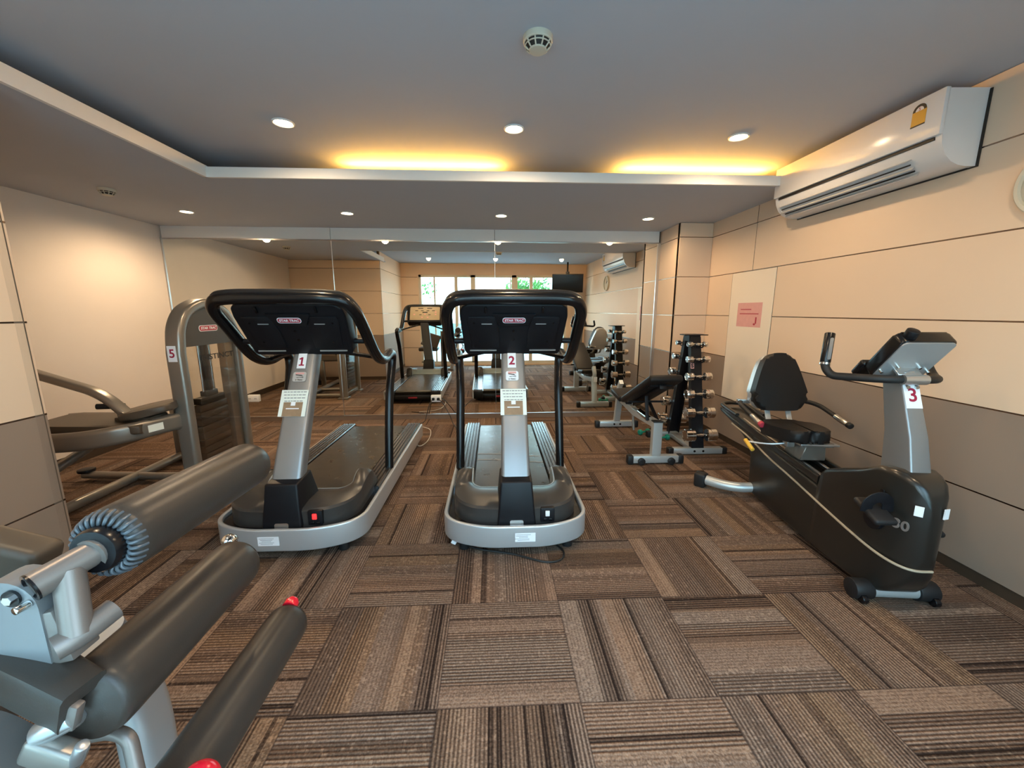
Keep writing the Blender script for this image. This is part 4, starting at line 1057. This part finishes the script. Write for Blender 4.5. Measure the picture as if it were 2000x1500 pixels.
# front foot with transport wheels
bm = NB(); cyl(bm, (-0.15, 0.0, 0.047), (0.15, 0.0, 0.047), 0.036, 24); ff = obj('front_foot', bm, 'silver_box', bk)
for sx in (-1, 1):
    bm = NB(); cyl(bm, (sx*0.100+0.012, 0.0, 0.047), (sx*0.186+0.014, 0.0, 0.047), 0.046, 28, bev=0.004); cap = obj('foot_cap', bm, 'black_rubber', ff)
    bm = NB(); cyl(bm, (sx*0.170+0.014, -0.045, 0.022), (sx*0.145+0.014, -0.045, 0.022), 0.021, 16, bev=0.003); obj('wheel', bm, 'black_gloss', cap)
# rear foot, curved down and back
rf = [(-0.05, 1.05, 0.075), (-0.18, 1.07, 0.062), (-0.28, 1.12, 0.058), (-0.37, 1.19, 0.062)]
bm = NB(); tube(bm, smooth_path(rf, 6), 0.036, 18); rfo = obj('rear_foot', bm, 'silver_box', bk)
bm = NB(); box(bm, (-0.40, 1.215, 0.056), (0.085, 0.085, 0.108), 0.016, 3, rot=rotm('Z', -0.7)); obj('foot_cap', bm, 'black_rubber', rfo)
rf2 = [(0.05, 1.05, 0.075), (0.16, 1.07, 0.062), (0.24, 1.12, 0.058)]
bm = NB(); tube(bm, smooth_path(rf2, 6), 0.036, 18); rfo2 = obj('rear_foot', bm, 'silver_box', bk)
bm = NB(); box(bm, (0.255, 1.135, 0.056), (0.085, 0.085, 0.108), 0.016, 3, rot=rotm('Z', 0.7)); obj('foot_cap', bm, 'black_rubber', rfo2)
# seat
SY = 0.72
bm = NB()
def pad(bm, cen, outline, th, rot, bev=0.02):
    A = [bm.verts.new(rot @ V((a, b, -th/2))+V(cen)) for a, b in outline]; B = [bm.verts.new(rot @ V((a, b, th/2))+V(cen)) for a, b in outline]
    f1 = bm.faces.new(A[::-1]); f2 = bm.faces.new(B); n = len(A)
    for k in range(n): bm.faces.new((A[k], A[(k+1) % n], B[(k+1) % n], B[k]))
    bmesh.ops.bevel(bm, geom=list(f1.edges)+list(f2.edges), offset=bev, segments=4, profile=0.5, affect='EDGES')
so = [(p.x*0.78-0.060, p.y) for p in smooth_path([(-0.19, 0.12, 0), (-0.195, -0.02, 0), (-0.13, -0.16, 0), (-0.04, -0.17, 0), (0, -0.15, 0), (0.04, -0.17, 0), (0.13, -0.16, 0), (0.195, -0.02, 0), (0.19, 0.12, 0), (0.10, 0.18, 0), (-0.10, 0.18, 0)], 5, closed=True)]
pad(bm, (0, SY, 0.605), so, 0.075, rotm('X', -0.06), 0.026); obj('seat', bm, 'pad_black', bk)
bm = NB(); b2(bm, -0.085, 0.085, SY-0.14, SY+0.12, 0.545, 0.572, 0.004); box(bm, (0, SY-0.02, 0.50), (0.15, 0.16, 0.10), 0.004, 1, taper=(0.75, 1.2)); obj('seat_carriage', bm, 'bronze_grey', bk)
bm = NB(); b2(bm, -0.11, 0.11, SY-0.15, SY+0.15, 0.555, 0.568, 0.003); obj('seat_plate', bm, 'steel', bk)
# backrest
bo = [(p.x, p.y) for p in smooth_path([(0, 0.205, 0), (0.075, 0.19, 0), (0.115, 0.12, 0), (0.155, 0.0, 0), (0.175, -0.09, 0), (0.145, -0.17, 0), (0.08, -0.195, 0), (-0.08, -0.195, 0), (-0.145, -0.17, 0), (-0.175, -0.09, 0), (-0.155, 0.0, 0), (-0.115, 0.12, 0), (-0.075, 0.19, 0)], 4, closed=True)]
br = rotm('X', math.radians(90-14))
bm = NB(); pad(bm, (0, 1.06, 0.855), bo, 0.07, br, 0.026); bko = obj('backrest', bm, 'pad_black', bk)
bm = NB(); pad(bm, (0, 1.115, 0.845), [(a*0.97, b*0.97) for a, b in bo], 0.075, br, 0.02); obj('backrest_shell', bm, 'silver', bk)
for sx in (-1, 1):
    bm = NB(); sweep(bm, smooth_path([(sx*0.07, SY+0.13, 0.56), (sx*0.07, SY+0.26, 0.585), (sx*0.07, SY+0.32, 0.68), (sx*0.07, SY+0.36, 0.74)], 5), rrect(0.035, 0.012, 0.003), up=(1, 0, 0) if False else (0, -1, 0.3)); obj('backrest_support', bm, 'silver_box', bk)
# side grips from behind the backrest
for sx, pts in ((1, [(0.10, 1.15, 0.70), (0.24, 1.15, 0.71), (0.290, 1.06, 0.70), (0.302, 0.78, 0.632)]), (-1, [(-0.10, 1.15, 0.70), (-0.20, 1.16, 0.70), (-0.225, 1.08, 0.685), (-0.225, 0.80, 0.625)])):
    P_ = fillet(pts, 0.06, 6)
    bm = NB(); tube(bm, P_, 0.015, 14); sg = obj('side_grip', bm, 'grip', bk)
    e0, e1 = V(pts[-1]), V(pts[-2]); d = (e1-e0)
    bm = NB(); cyl(bm, e0+d*0.04, e0+d*0.42, 0.0185, 18, bev=0.003); obj('pulse_sensor', bm, 'chrome_rough', sg)
    bm = NB(); cyl(bm, e0-d*0.06, e0+d*0.04, 0.019, 18, bev=0.004); o = obj('end_cap', bm, 'grip' if sx > 0 else 'logo_red', sg)
bm = NB(); b2(bm, -0.22, -0.08, 1.135, 1.165, 0.685, 0.715, 0.004); obj('grip_bracket', bm, 'steel', bk)
# yellow lever
bm = NB(); tube(bm, smooth_path([(-0.10, SY-0.02, 0.535), (-0.17, SY+0.01, 0.515), (-0.23, SY+0.05, 0.505), (-0.290, SY+0.10, 0.50)], 5), 0.007, 8); lv = obj('lever_rod', bm, 'steel', bk)
bm = NB(); cyl(bm, (-0.293, SY+0.12, 0.505), (-0.287, SY+0.03, 0.465), 0.013, 14, bev=0.002); obj('lever_grip', bm, 'yellow', lv)
bm = NB(); b2(bm, -0.125, -0.08, SY-0.045, SY+0.005, 0.515, 0.56, 0.003); obj('lever_bracket', bm, 'steel', bk)

# ------------------------------------------------------------------ left weight tower with prone bench
wt = thing('weight_machine', 'bronze-grey weight tower with a prone bench and a red 5 sticker, in the left alcove', 'weight machine', (-2.30, 3.31, 0))
XA, XB = -0.06, 0.05                       # depth of the arch ribbon (local x)
Yn, Yf, Rr = -0.32, 0.33, 0.30
arch = [(Yn, 0.02), (Yn, 1.05), (Yn+0.03, 1.22), (Yn+0.11, 1.335), (Yn+0.23, 1.392), (0.005, 1.405), (Yf-0.23, 1.392), (Yf-0.11, 1.335), (Yf-0.03, 1.22), (Yf, 1.05), (Yf, 0.02)]
ap = [V((0, y, z)) for y, z in arch]
pth = [ap[0]]+smooth_path([ap[1]]+ap[2:-2]+[ap[-2]], 6)+[ap[-1]]
bm = NB(); sweep(bm, pth, rrect(0.075, 0.115, 0.026, 5), up=(1, 0, 0)); obj('arch_frame', bm, 'bronze_grey', wt)
bm = NB(); poly = [(p.y*0.92, p.z-0.025) for p in pth if p.z > 1.09]
poly = [(Yn+0.035, 1.085)]+poly+[(Yf-0.035, 1.085)]
prism(bm, poly, lambda a, b: (-0.035, a, b), lambda a, b: (0.030, a, b)); sh = obj('top_shroud', bm, 'shroud', wt, smooth=False)
badge(wt, (0.0305, 0.0, 1.215), (0, 1, 0), (0, 0, 1), 0.21, 0.047)
bm = NB()
for yy in (Yn+0.05, Yf-0.05): cyl(bm, (0.03, yy, 1.13), (0.034, yy, 1.13), 0.008, 12)
obj('rivet', bm, 'chrome', wt)
for sx, m_ in ((0.022, 'clear'),):
    bm = NB(); b2(bm, sx, sx+0.004, Yn+0.035, Yf-0.035, 0.10, 1.09); cv = obj('clear_cover', bm, m_, wt, smooth=False)
    bm = text_mesh('INSTINCT', 0.060, (sx+0.005, 0.075, 0.985), (0, 1, 0), (0, 0, 1), 0.0004, bold=0.001, sx=1.45); obj('cover_lettering', bm, 'ink_black', cv, smooth=False)
bm = NB(); b2(bm, -0.05, 0.018, Yf-0.14, Yf-0.036, 0.05, 1.09, 0.01); obj('rear_cover', bm, 'bronze_grey', wt)
for yy in (-0.09, 0.03):
    bm = NB(); cyl(bm, (-0.01, yy, 0.10), (-0.01, yy, 1.10), 0.010, 12); obj('guide_rod', bm, 'chrome', wt)
bm = NB(); b2(bm, -0.03, 0.012, -0.05, -0.012, 0.70, 1.10, 0.004); obj('selector_tube', bm, 'stack', wt)
bm = NB(); b2(bm, -0.035, 0.015, -0.10, 0.04, 0.675, 0.72, 0.006); obj('top_block', bm, 'stack', wt)
for k in range(10):
    z0 = 0.12+k*0.056
    wy = 0.16 if k < 9 else 0.14
    bm = NB(); b2(bm, -0.05, 0.018, -0.03-wy, -0.03+wy, z0, z0+0.050, 0.004); obj('weight_plate', bm, 'stack', wt)
bm = NB(); b2(bm, -0.08, 0.075, -0.40, -0.24, 0.0, 0.022, 0.006); b2(bm, -0.08, 0.075, 0.25, 0.41, 0.0, 0.022, 0.006); b2(bm, -0.03, 0.03, -0.3, 0.3, 0.02, 0.08, 0.01); obj('floor_plate', bm, 'bronze_grey', wt)
bm = NB(); plate(bm, (0.0, Yn-0.0380, 1.045), (1, 0, 0), (0, 0, 1), 0.062, 0.115, 0.001); st = obj('number_sticker', bm, 'paper_white', wt, smooth=False); st['label'] = 'white sticker with a red 5'
bm = text_mesh('5', 0.085, (0.0, Yn-0.0394, 1.045), (1, 0, 0), (0, 0, 1), 0.0003, bold=0.0015); obj('numeral', bm, 'ink_red', st, smooth=False)
# main beam sweeping out to the left
def wl(x, y, z): return (x+2.30, y-3.31, z)
bp_ = smooth_path([wl(-2.33, 2.99, 0.545), wl(-2.37, 2.86, 0.55), wl(-2.47, 2.68, 0.54), wl(-2.64, 2.58, 0.525), wl(-2.88, 2.56, 0.515), wl(-3.20, 2.56, 0.51)], 7)
bm = NB(); sweep(bm, bp_, rrect(0.065, 0.125, 0.03, 5), up=(0, 0, 1)); be_ = obj('main_beam', bm, 'bronze_grey', wt)
bm = NB(); box(bm, wl(-2.325, 2.985, 0.545), (0.10, 0.02, 0.21), 0.008, 2); obj('flange', bm, 'bronze_grey', wt)
bm = NB()
for dz in (-0.085, 0.085): sphere(bm, wl(-2.31, 2.972, 0.545+dz), 0.010)
obj('flange_bolt', bm, 'chrome', wt)
bm = NB(); i_ = 9; d_ = (bp_[i_+2]-bp_[i_-2]).normalized(); sd = d_.cross(V((0, 0, 1))).normalized()
plate(bm, bp_[i_]+sd*0.0335*(1 if sd.y < 0 or sd.x > 0 else -1), d_ if sd.x < 0 else -d_, (0, 0, 1), 0.09, 0.05, 0.001); obj('beam_label', bm, 'paper', be_, smooth=False)
# pads
def flatpad(cen, w, l, th, rot, name='bench_pad'):
    o_ = [(p.x, p.y) for p in smooth_path([(-w/2, -l/2+0.06, 0), (-w/2, l/2-0.06, 0), (-w/2+0.05, l/2, 0), (w/2-0.05, l/2, 0), (w/2, l/2-0.06, 0), (w/2, -l/2+0.06, 0), (w/2-0.05, -l/2, 0), (-w/2+0.05, -l/2, 0)], 4, closed=True)]
    bm = NB(); pad(bm, cen, o_, th, rot, 0.015); return obj(name, bm, 'pad_brown', wt)
flatpad(wl(-2.72, 2.82, 0.575), 0.62, 0.36, 0.06, rotm('Y', 0.05) @ rotm('Z', 0.12))
flatpad(wl(-2.46, 2.90, 0.655), 0.30, 0.30, 0.05, rotm('Z', 0.35) @ rotm('Y', -0.18), 'hip_pad')
bm = NB(); box(bm, wl(-2.50, 2.86, 0.60), (0.24, 0.16, 0.05), 0.01); obj('pad_bracket', bm, 'shroud', wt)
# lever arm rising to the left, its grips
arm_ = fillet([wl(-2.52, 2.80, 0.62), wl(-2.68, 2.80, 0.79), wl(-3.35, 2.80, 1.02)], 0.16, 8)
bm = NB(); sweep(bm, arm_, rrect(0.05, 0.085, 0.022, 5), up=(0, -1, 0)); obj('lever_arm', bm, 'bronze_grey', wt)
bm = NB(); cyl(bm, wl(-2.545, 2.77, 0.645), wl(-2.545, 2.755, 0.645), 0.024, 20); obj('pivot_cap', bm, 'bronze_grey', wt)
bm = NB(); cyl(bm, wl(-2.60, 2.86, 0.69), wl(-2.74, 2.80, 0.70), 0.020, 16, bev=0.006); obj('hand_grip', bm, 'black_rubber', wt)
# base tubes
for pts, r in (([(-2.86, 2.30, 0.05), (-2.86, 3.66, 0.05)], 0.035), ([(-2.30, 3.60, 0.045), (-2.90, 3.60, 0.045)], 0.03), ([(-2.62, 3.12, 0.05), (-3.30, 3.18, 0.05)], 0.03), ([(-3.15, 2.40, 0.09), (-2.92, 3.02, 0.42)], 0.028), ([(-3.25, 2.55, 0.10), (-3.05, 3.05, 0.36)], 0.022), ([(-2.30, 3.12, 0.05), (-2.62, 3.12, 0.05)], 0.03)):
    bm = NB(); tube(bm, [wl(*p) for p in pts], r, 14); obj('base_tube', bm, 'bronze_grey', wt)
bm = NB(); b2(bm, -2.91+2.30, -2.81+2.30, 3.60-3.31, 3.68-3.31, 0.0, 0.5, 0.01); obj('rear_upright', bm, 'bronze_grey', wt)
bm = NB(); cyl(bm, wl(-3.28, 3.18, 0.075), wl(-3.28, 3.18, 0.10), 0.055, 24, bev=0.006); obj('pivot_disc', bm, 'black', wt)
bm = NB(); cyl(bm, wl(-2.86, 2.32, 0.0), wl(-2.86, 2.32, 0.03), 0.05, 20); cyl(bm, wl(-3.15, 2.42, 0.0), wl(-3.15, 2.42, 0.09), 0.03, 16); cyl(bm, wl(-3.25, 2.56, 0.0), wl(-3.25, 2.56, 0.10), 0.025, 16); obj('base_foot', bm, 'black_rubber', wt)
bm = NB(); b2(bm, -3.04+2.3, -2.98+2.3, 2.54-3.31, 2.60-3.31, 0.0, 0.47, 0.01); obj('front_upright', bm, 'bronze_grey', wt)

# ------------------------------------------------------------------ foreground leg machine
FX, FY = -1.0, 0.72
lm = thing('leg_curl_machine', 'grey leg exercise machine with three padded rollers at the lower left, nearest the camera', 'leg machine', (FX, FY, 0))
def fl(x, y, z): return V((x-FX, y-FY, z))
def roller(p0, p1, r, gather, name='padded_roller'):
    p0, p1 = V(p0), V(p1); L = (p1-p0).length
    bm = NB()
    prof = [(0, 0.0), (0, r*0.55), (0.004, r*0.62), (0.006, r*0.80), (0.012, r*0.92), (0.024, r*0.985), (0.045, r), (L-0.045, r), (L-0.018, r*0.97), (L-0.004, r*0.86), (L, r*0.70), (L, 0.0)]
    lathe(bm, prof, p0, p1-p0, 40); ro = obj(name, bm, 'vinyl', lm, angle=60)
    if gather:
        d = (p1-p0).normalized(); a = d.cross(V((0, 0, 1))).normalized(); b = d.cross(a)
        bm = NB(); N = 30
        for k in range(N):
            t = 2*PI*k/N; e = a*math.cos(t)+b*math.sin(t); e2 = a*math.cos(t+0.10)+b*math.sin(t+0.10)
            q = smooth_path([p0+e*r*0.62+d*0.004, p0+e2*r*0.74+d*0.001, p0+e2*r*0.87+d*0.006, p0+e2*r*0.955+d*0.020], 3)
            sweep(bm, q, lambda i, n: circ(0.0031*(1-0.45*abs(i/(n-1)-0.5)), 8))
        obj('gathered_end', bm, 'vinyl_end_daylit', ro)
        bm = NB(); lathe(bm, [(-0.016, 0.028), (-0.016, r*0.58), (-0.010, r*0.64), (0.004, r*0.64)], p0, d, 32); obj('end_collar', bm, 'black_gloss', ro)
    return ro
rA = roller(fl(-0.655, 0.634, 0.962), fl(-0.676, 1.085, 0.934), 0.060, True)
rB = roller(fl(-0.655, 0.555, 0.725), fl(-0.690, 1.000, 0.690), 0.064, False)
rC = roller(fl(-0.585, 0.560, 0.490), fl(-0.597, 1.045, 0.468), 0.056, False)
# roller shaft, welded upright and elbow
bm = NB(); tube(bm, [fl(-0.655, 0.650, 0.962), fl(-0.658, 0.618, 0.959)], 0.026, 20); obj('shaft_collar', bm, 'machine_silver', lm)
bm = NB()
q0, q1 = fl(-0.658, 0.630, 0.960), fl(-0.688, 0.560, 0.946)
sweep(bm, [q0, q1], circ(0.0215, 24)); sa = obj('roller_shaft', bm, 'machine_silver', lm)
bm = NB(); dd = (q1-q0).normalized(); lathe(bm, [(0.0, 0.022), (0.003, 0.022), (0.0035, 0.017), (-0.006, 0.016), (-0.006, 0.0)], q1, dd, 24); obj('shaft_mouth', bm, 'black_gloss', sa)
bm = NB(); sweep(bm, [fl(-0.669, 0.593, 0.950), fl(-0.646, 0.566, 0.858)], circ(0.0195, 22)); obj('arm_tube', bm, 'machine_silver', lm)
bm = NB(); sweep(bm, smooth_path([fl(-0.660, 0.545, 0.852), fl(-0.645, 0.568, 0.856), fl(-0.630, 0.610, 0.866)], 4), circ(0.0185, 22)); obj('elbow_tube', bm, 'machine_silver', lm)
# cam plate with bolts facing the window
bm = NB()
oc = fl(-0.733, 0.560, 0.905)
cam_o = [(0.046*math.cos(a), 0.045*math.sin(a)+0.004) for a in [PI*k/12 for k in range(0, 13)]]+[(-0.046, -0.10), (0.046, -0.10)]
prism(bm, cam_o, lambda a, b: oc+V((a, 0, b)), lambda a, b: oc+V((a, 0.045, b))); cam_p = obj('cam_plate', bm, 'silver_mast', lm, angle=30)
bm = NB(); cyl(bm, oc+V((0.014, 0, 0.024)), oc+V((0.014, -0.004, 0.024)), 0.013, 18); obj('bolt_recess', bm, 'black_gloss', cam_p)
bm = NB(); cyl(bm, oc+V((0.014, -0.003, 0.024)), oc+V((0.014, -0.009, 0.024)), 0.007, 6); cyl(bm, oc+V((0.036, 0, 0.014)), oc+V((0.033, -0.018, 0.014)), 0.006, 14, bev=0.002); obj('bolt', bm, 'chrome', cam_p)
bm = NB(); box(bm, fl(-0.690, 0.585, 0.852), (0.05, 0.045, 0.09), 0.004, 2, rot=rotm('Y', -0.2)); obj('cam_gusset', bm, 'machine_silver', lm)
bm = NB(); sweep(bm, smooth_path([fl(-0.72, 0.61, 0.84), fl(-0.82, 0.64, 0.76), fl(-1.02, 0.70, 0.70)], 5), rrect(0.05, 0.07, 0.012), up=(0, 1, 0)); obj('cam_arm', bm, 'machine_silver', lm)
# thick curved pad below the cam
pp = smooth_path([fl(-1.02, 0.640, 0.842), fl(-0.90, 0.612, 0.846), fl(-0.80, 0.588, 0.838), fl(-0.71, 0.564, 0.816), fl(-0.630, 0.546, 0.785)], 6)
PADP = [(0.020, 0.004), (-0.022, 0.004), (-0.028, 0.0), (-0.030, -0.006), (-0.030, -0.022), (0.006, -0.026), (0.012, -0.064), (0.018, -0.070), (0.028, -0.068), (0.030, -0.060), (0.030, -0.006), (0.027, 0.001)]
bm = NB(); sweep(bm, pp, lambda i, n: [(a*(1.35-0.37*i/(n-1)), b) for a, b in PADP], up=(0, 0, 1))
tp = obj('thigh_pad', bm, 'vinyl', lm)
# bracket plate, cylinder and bent rod under the pad
bm = NB(); box(bm, fl(-0.653, 0.538, 0.744), (0.032, 0.016, 0.046), 0.004, 2, rot=rotm('Y', 0.35)); obj('pad_bracket', bm, 'machine_silver', lm)
bm = NB(); cyl(bm, fl(-0.650, 0.545, 0.735), fl(-0.700, 0.535, 0.712), 0.018, 20, bev=0.003); obj('pivot_bush', bm, 'steel', lm)
bm = NB(); tube(bm, fillet([fl(-0.76, 0.593, 0.625), fl(-0.66, 0.595, 0.640), fl(-0.628, 0.590, 0.634), fl(-0.600, 0.565, 0.54)], 0.025, 5), 0.011, 14); obj('bent_rod', bm, 'machine_silver', lm)
bm = NB(); box(bm, fl(-0.678, 0.530, 0.682), (0.080, 0.030, 0.045), 0.008, 3, rot=rotm('Y', 0.5)); obj('link_block', bm, 'bronze_grey', lm)
bm = NB(); cyl(bm, fl(-0.622, 0.520, 0.708), fl(-0.645, 0.525, 0.670), 0.009, 16, bev=0.003); obj('link_pin', bm, 'steel', lm)
# pale rounded cover nearest the camera
bm = NB(); lathe(bm, [(0, 0.0), (0, 0.11), (0.012, 0.13), (0.05, 0.135), (0.12, 0.135), (0.13, 0.0)], fl(-0.860, 0.46, 0.585), (0, 1, 0), 40); obj('pivot_cover', bm, 'machine_silver', lm)
# red pop-pin
bm = NB(); tube(bm, [fl(-0.62, 0.575, 0.562), fl(-0.535, 0.572, 0.562)], 0.010, 12); pr_ = obj('pop_pin', bm, 'steel', lm)
bm = NB(); sphere(bm, fl(-0.508, 0.571, 0.560), 0.028, (1.15, 1, 1)); obj('pin_knob', bm, 'red', pr_)
bm = NB(); lathe(bm, [(0, 0.020), (0.016, 0.020), (0.026, 0.014), (0.030, 0.0)], fl(-0.597, 1.045, 0.505), (0.02, 1, 0.2), 20); obj('red_end_cap', bm, 'red', rC)
bm = NB(); cyl(bm, fl(-0.69, 1.0, 0.690), fl(-0.735, 1.04, 0.716), 0.010, 12); sphere(bm, fl(-0.738, 1.045, 0.722), 0.017, (1.2, 1.2, 1)); obj('chrome_knob', bm, 'chrome', rB)
# frame: curved leg, posts and floor base
lg = smooth_path([fl(-0.86, 0.78, 0.66), fl(-0.858, 0.830, 0.50), fl(-0.835, 0.825, 0.36), fl(-0.83, 0.80, 0.20), fl(-0.86, 0.74, 0.05)], 6)
bm = NB(); sweep(bm, lg, rrect(0.075, 0.105, 0.03, 5), up=(0, 1, 0)); obj('curved_leg', bm, 'silver', lm)
bm = NB(); sweep(bm, [fl(-0.67, 0.74, 0.700), fl(-0.80, 0.76, 0.60), fl(-1.05, 0.76, 0.58)], rrect(0.05, 0.06, 0.01), up=(0, 0, 1)); obj('cross_beam', bm, 'machine_silver', lm)
bm = NB(); sweep(bm, [fl(-0.588, 0.60, 0.485), fl(-0.86, 0.70, 0.28)], rrect(0.035, 0.035, 0.008), up=(0, 0, 1)); obj('roller_arm', bm, 'machine_silver', lm)
bm = NB(); sweep(bm, [fl(-1.05, 0.72, 0.03), fl(-1.05, 0.72, 0.90)], rrect(0.09, 0.07, 0.02), up=(0, 1, 0)); obj('main_post', bm, 'machine_silver', lm)
bm = NB(); b2(bm, -1.55-FX, -0.82-FX, 0.69-FY, 0.77-FY, 0.0, 0.06, 0.01); b2(bm, -1.09-FX, -1.01-FX, 0.40-FY, 1.05-FY, 0.0, 0.06, 0.01); obj('floor_base', bm, 'machine_silver', lm)
bm = NB(); box(bm, fl(-1.36, 0.72, 0.50), (0.42, 0.40, 0.08), 0.025, 3); obj('seat', bm, 'vinyl', lm)
bm = NB(); prism(bm, [(-1.366, 0.895), (-1.055, 0.795), (-1.16, 0.52), (-1.52, 0.62)], lambda a, b: fl(a, 0.875, b), lambda a, b: fl(a, 0.955, b)); bmesh.ops.bevel(bm, geom=list(bm.edges), offset=0.02, segments=4, profile=0.5, affect='EDGES'); obj('side_pad', bm, 'pad_brown', lm)
bm = NB(); sweep(bm, [fl(-1.28, 0.915, 0.60), fl(-1.28, 0.80, 0.48)], rrect(0.05, 0.05, 0.01), up=(1, 0, 0)); obj('pad_stay', bm, 'machine_silver', lm)
bm = NB(); sweep(bm, [fl(-1.36, 0.72, 0.05), fl(-1.36, 0.72, 0.46)], rrect(0.08, 0.07, 0.015), up=(0, 1, 0)); obj('seat_post', bm, 'machine_silver', lm)

# ------------------------------------------------------------------ daylight, camera, view
w = bpy.data.worlds.new('sky'); bpy.context.scene.world = w; w.use_nodes = True
nt_ = w.node_tree; bg = nt_.nodes['Background']
tc = nt_.nodes.new('ShaderNodeTexCoord'); sp_ = nt_.nodes.new('ShaderNodeSeparateXYZ'); rp = nt_.nodes.new('ShaderNodeValToRGB')
nt_.links.new(tc.outputs['Generated'], sp_.inputs[0]); nt_.links.new(sp_.outputs['Z'], rp.inputs['Fac'])
rp.color_ramp.elements[0].position = 0.0; rp.color_ramp.elements[0].color = (0.62, 0.87, 1.0, 1)
rp.color_ramp.elements[1].position = 0.8; rp.color_ramp.elements[1].color = (0.38, 0.68, 1.0, 1)
nt_.links.new(rp.outputs['Color'], bg.inputs['Color']); bg.inputs['Strength'].default_value = 7.5

cam = bpy.data.cameras.new('camera'); co = bpy.data.objects.new('camera', cam); C.objects.link(co)
cam.sensor_fit = 'HORIZONTAL'; cam.sensor_width = 36; cam.lens = 777/2000*36; cam.clip_start = 0.02
co.location = (0, 0, 1.35); co.rotation_euler = (math.radians(90-10.43), 0, math.radians(-2.68))
sc = bpy.context.scene; sc.camera = co
sc.view_settings.view_transform = 'Standard'; sc.view_settings.look = 'None'; sc.view_settings.gamma = 1.0; sc.view_settings.use_curve_mapping = False
sc.view_settings.exposure = 0.0
sc.cycles.max_bounces = 10; sc.cycles.diffuse_bounces = 5; sc.cycles.glossy_bounces = 5; sc.cycles.sample_clamp_indirect = 4.0; sc.cycles.use_denoising = True
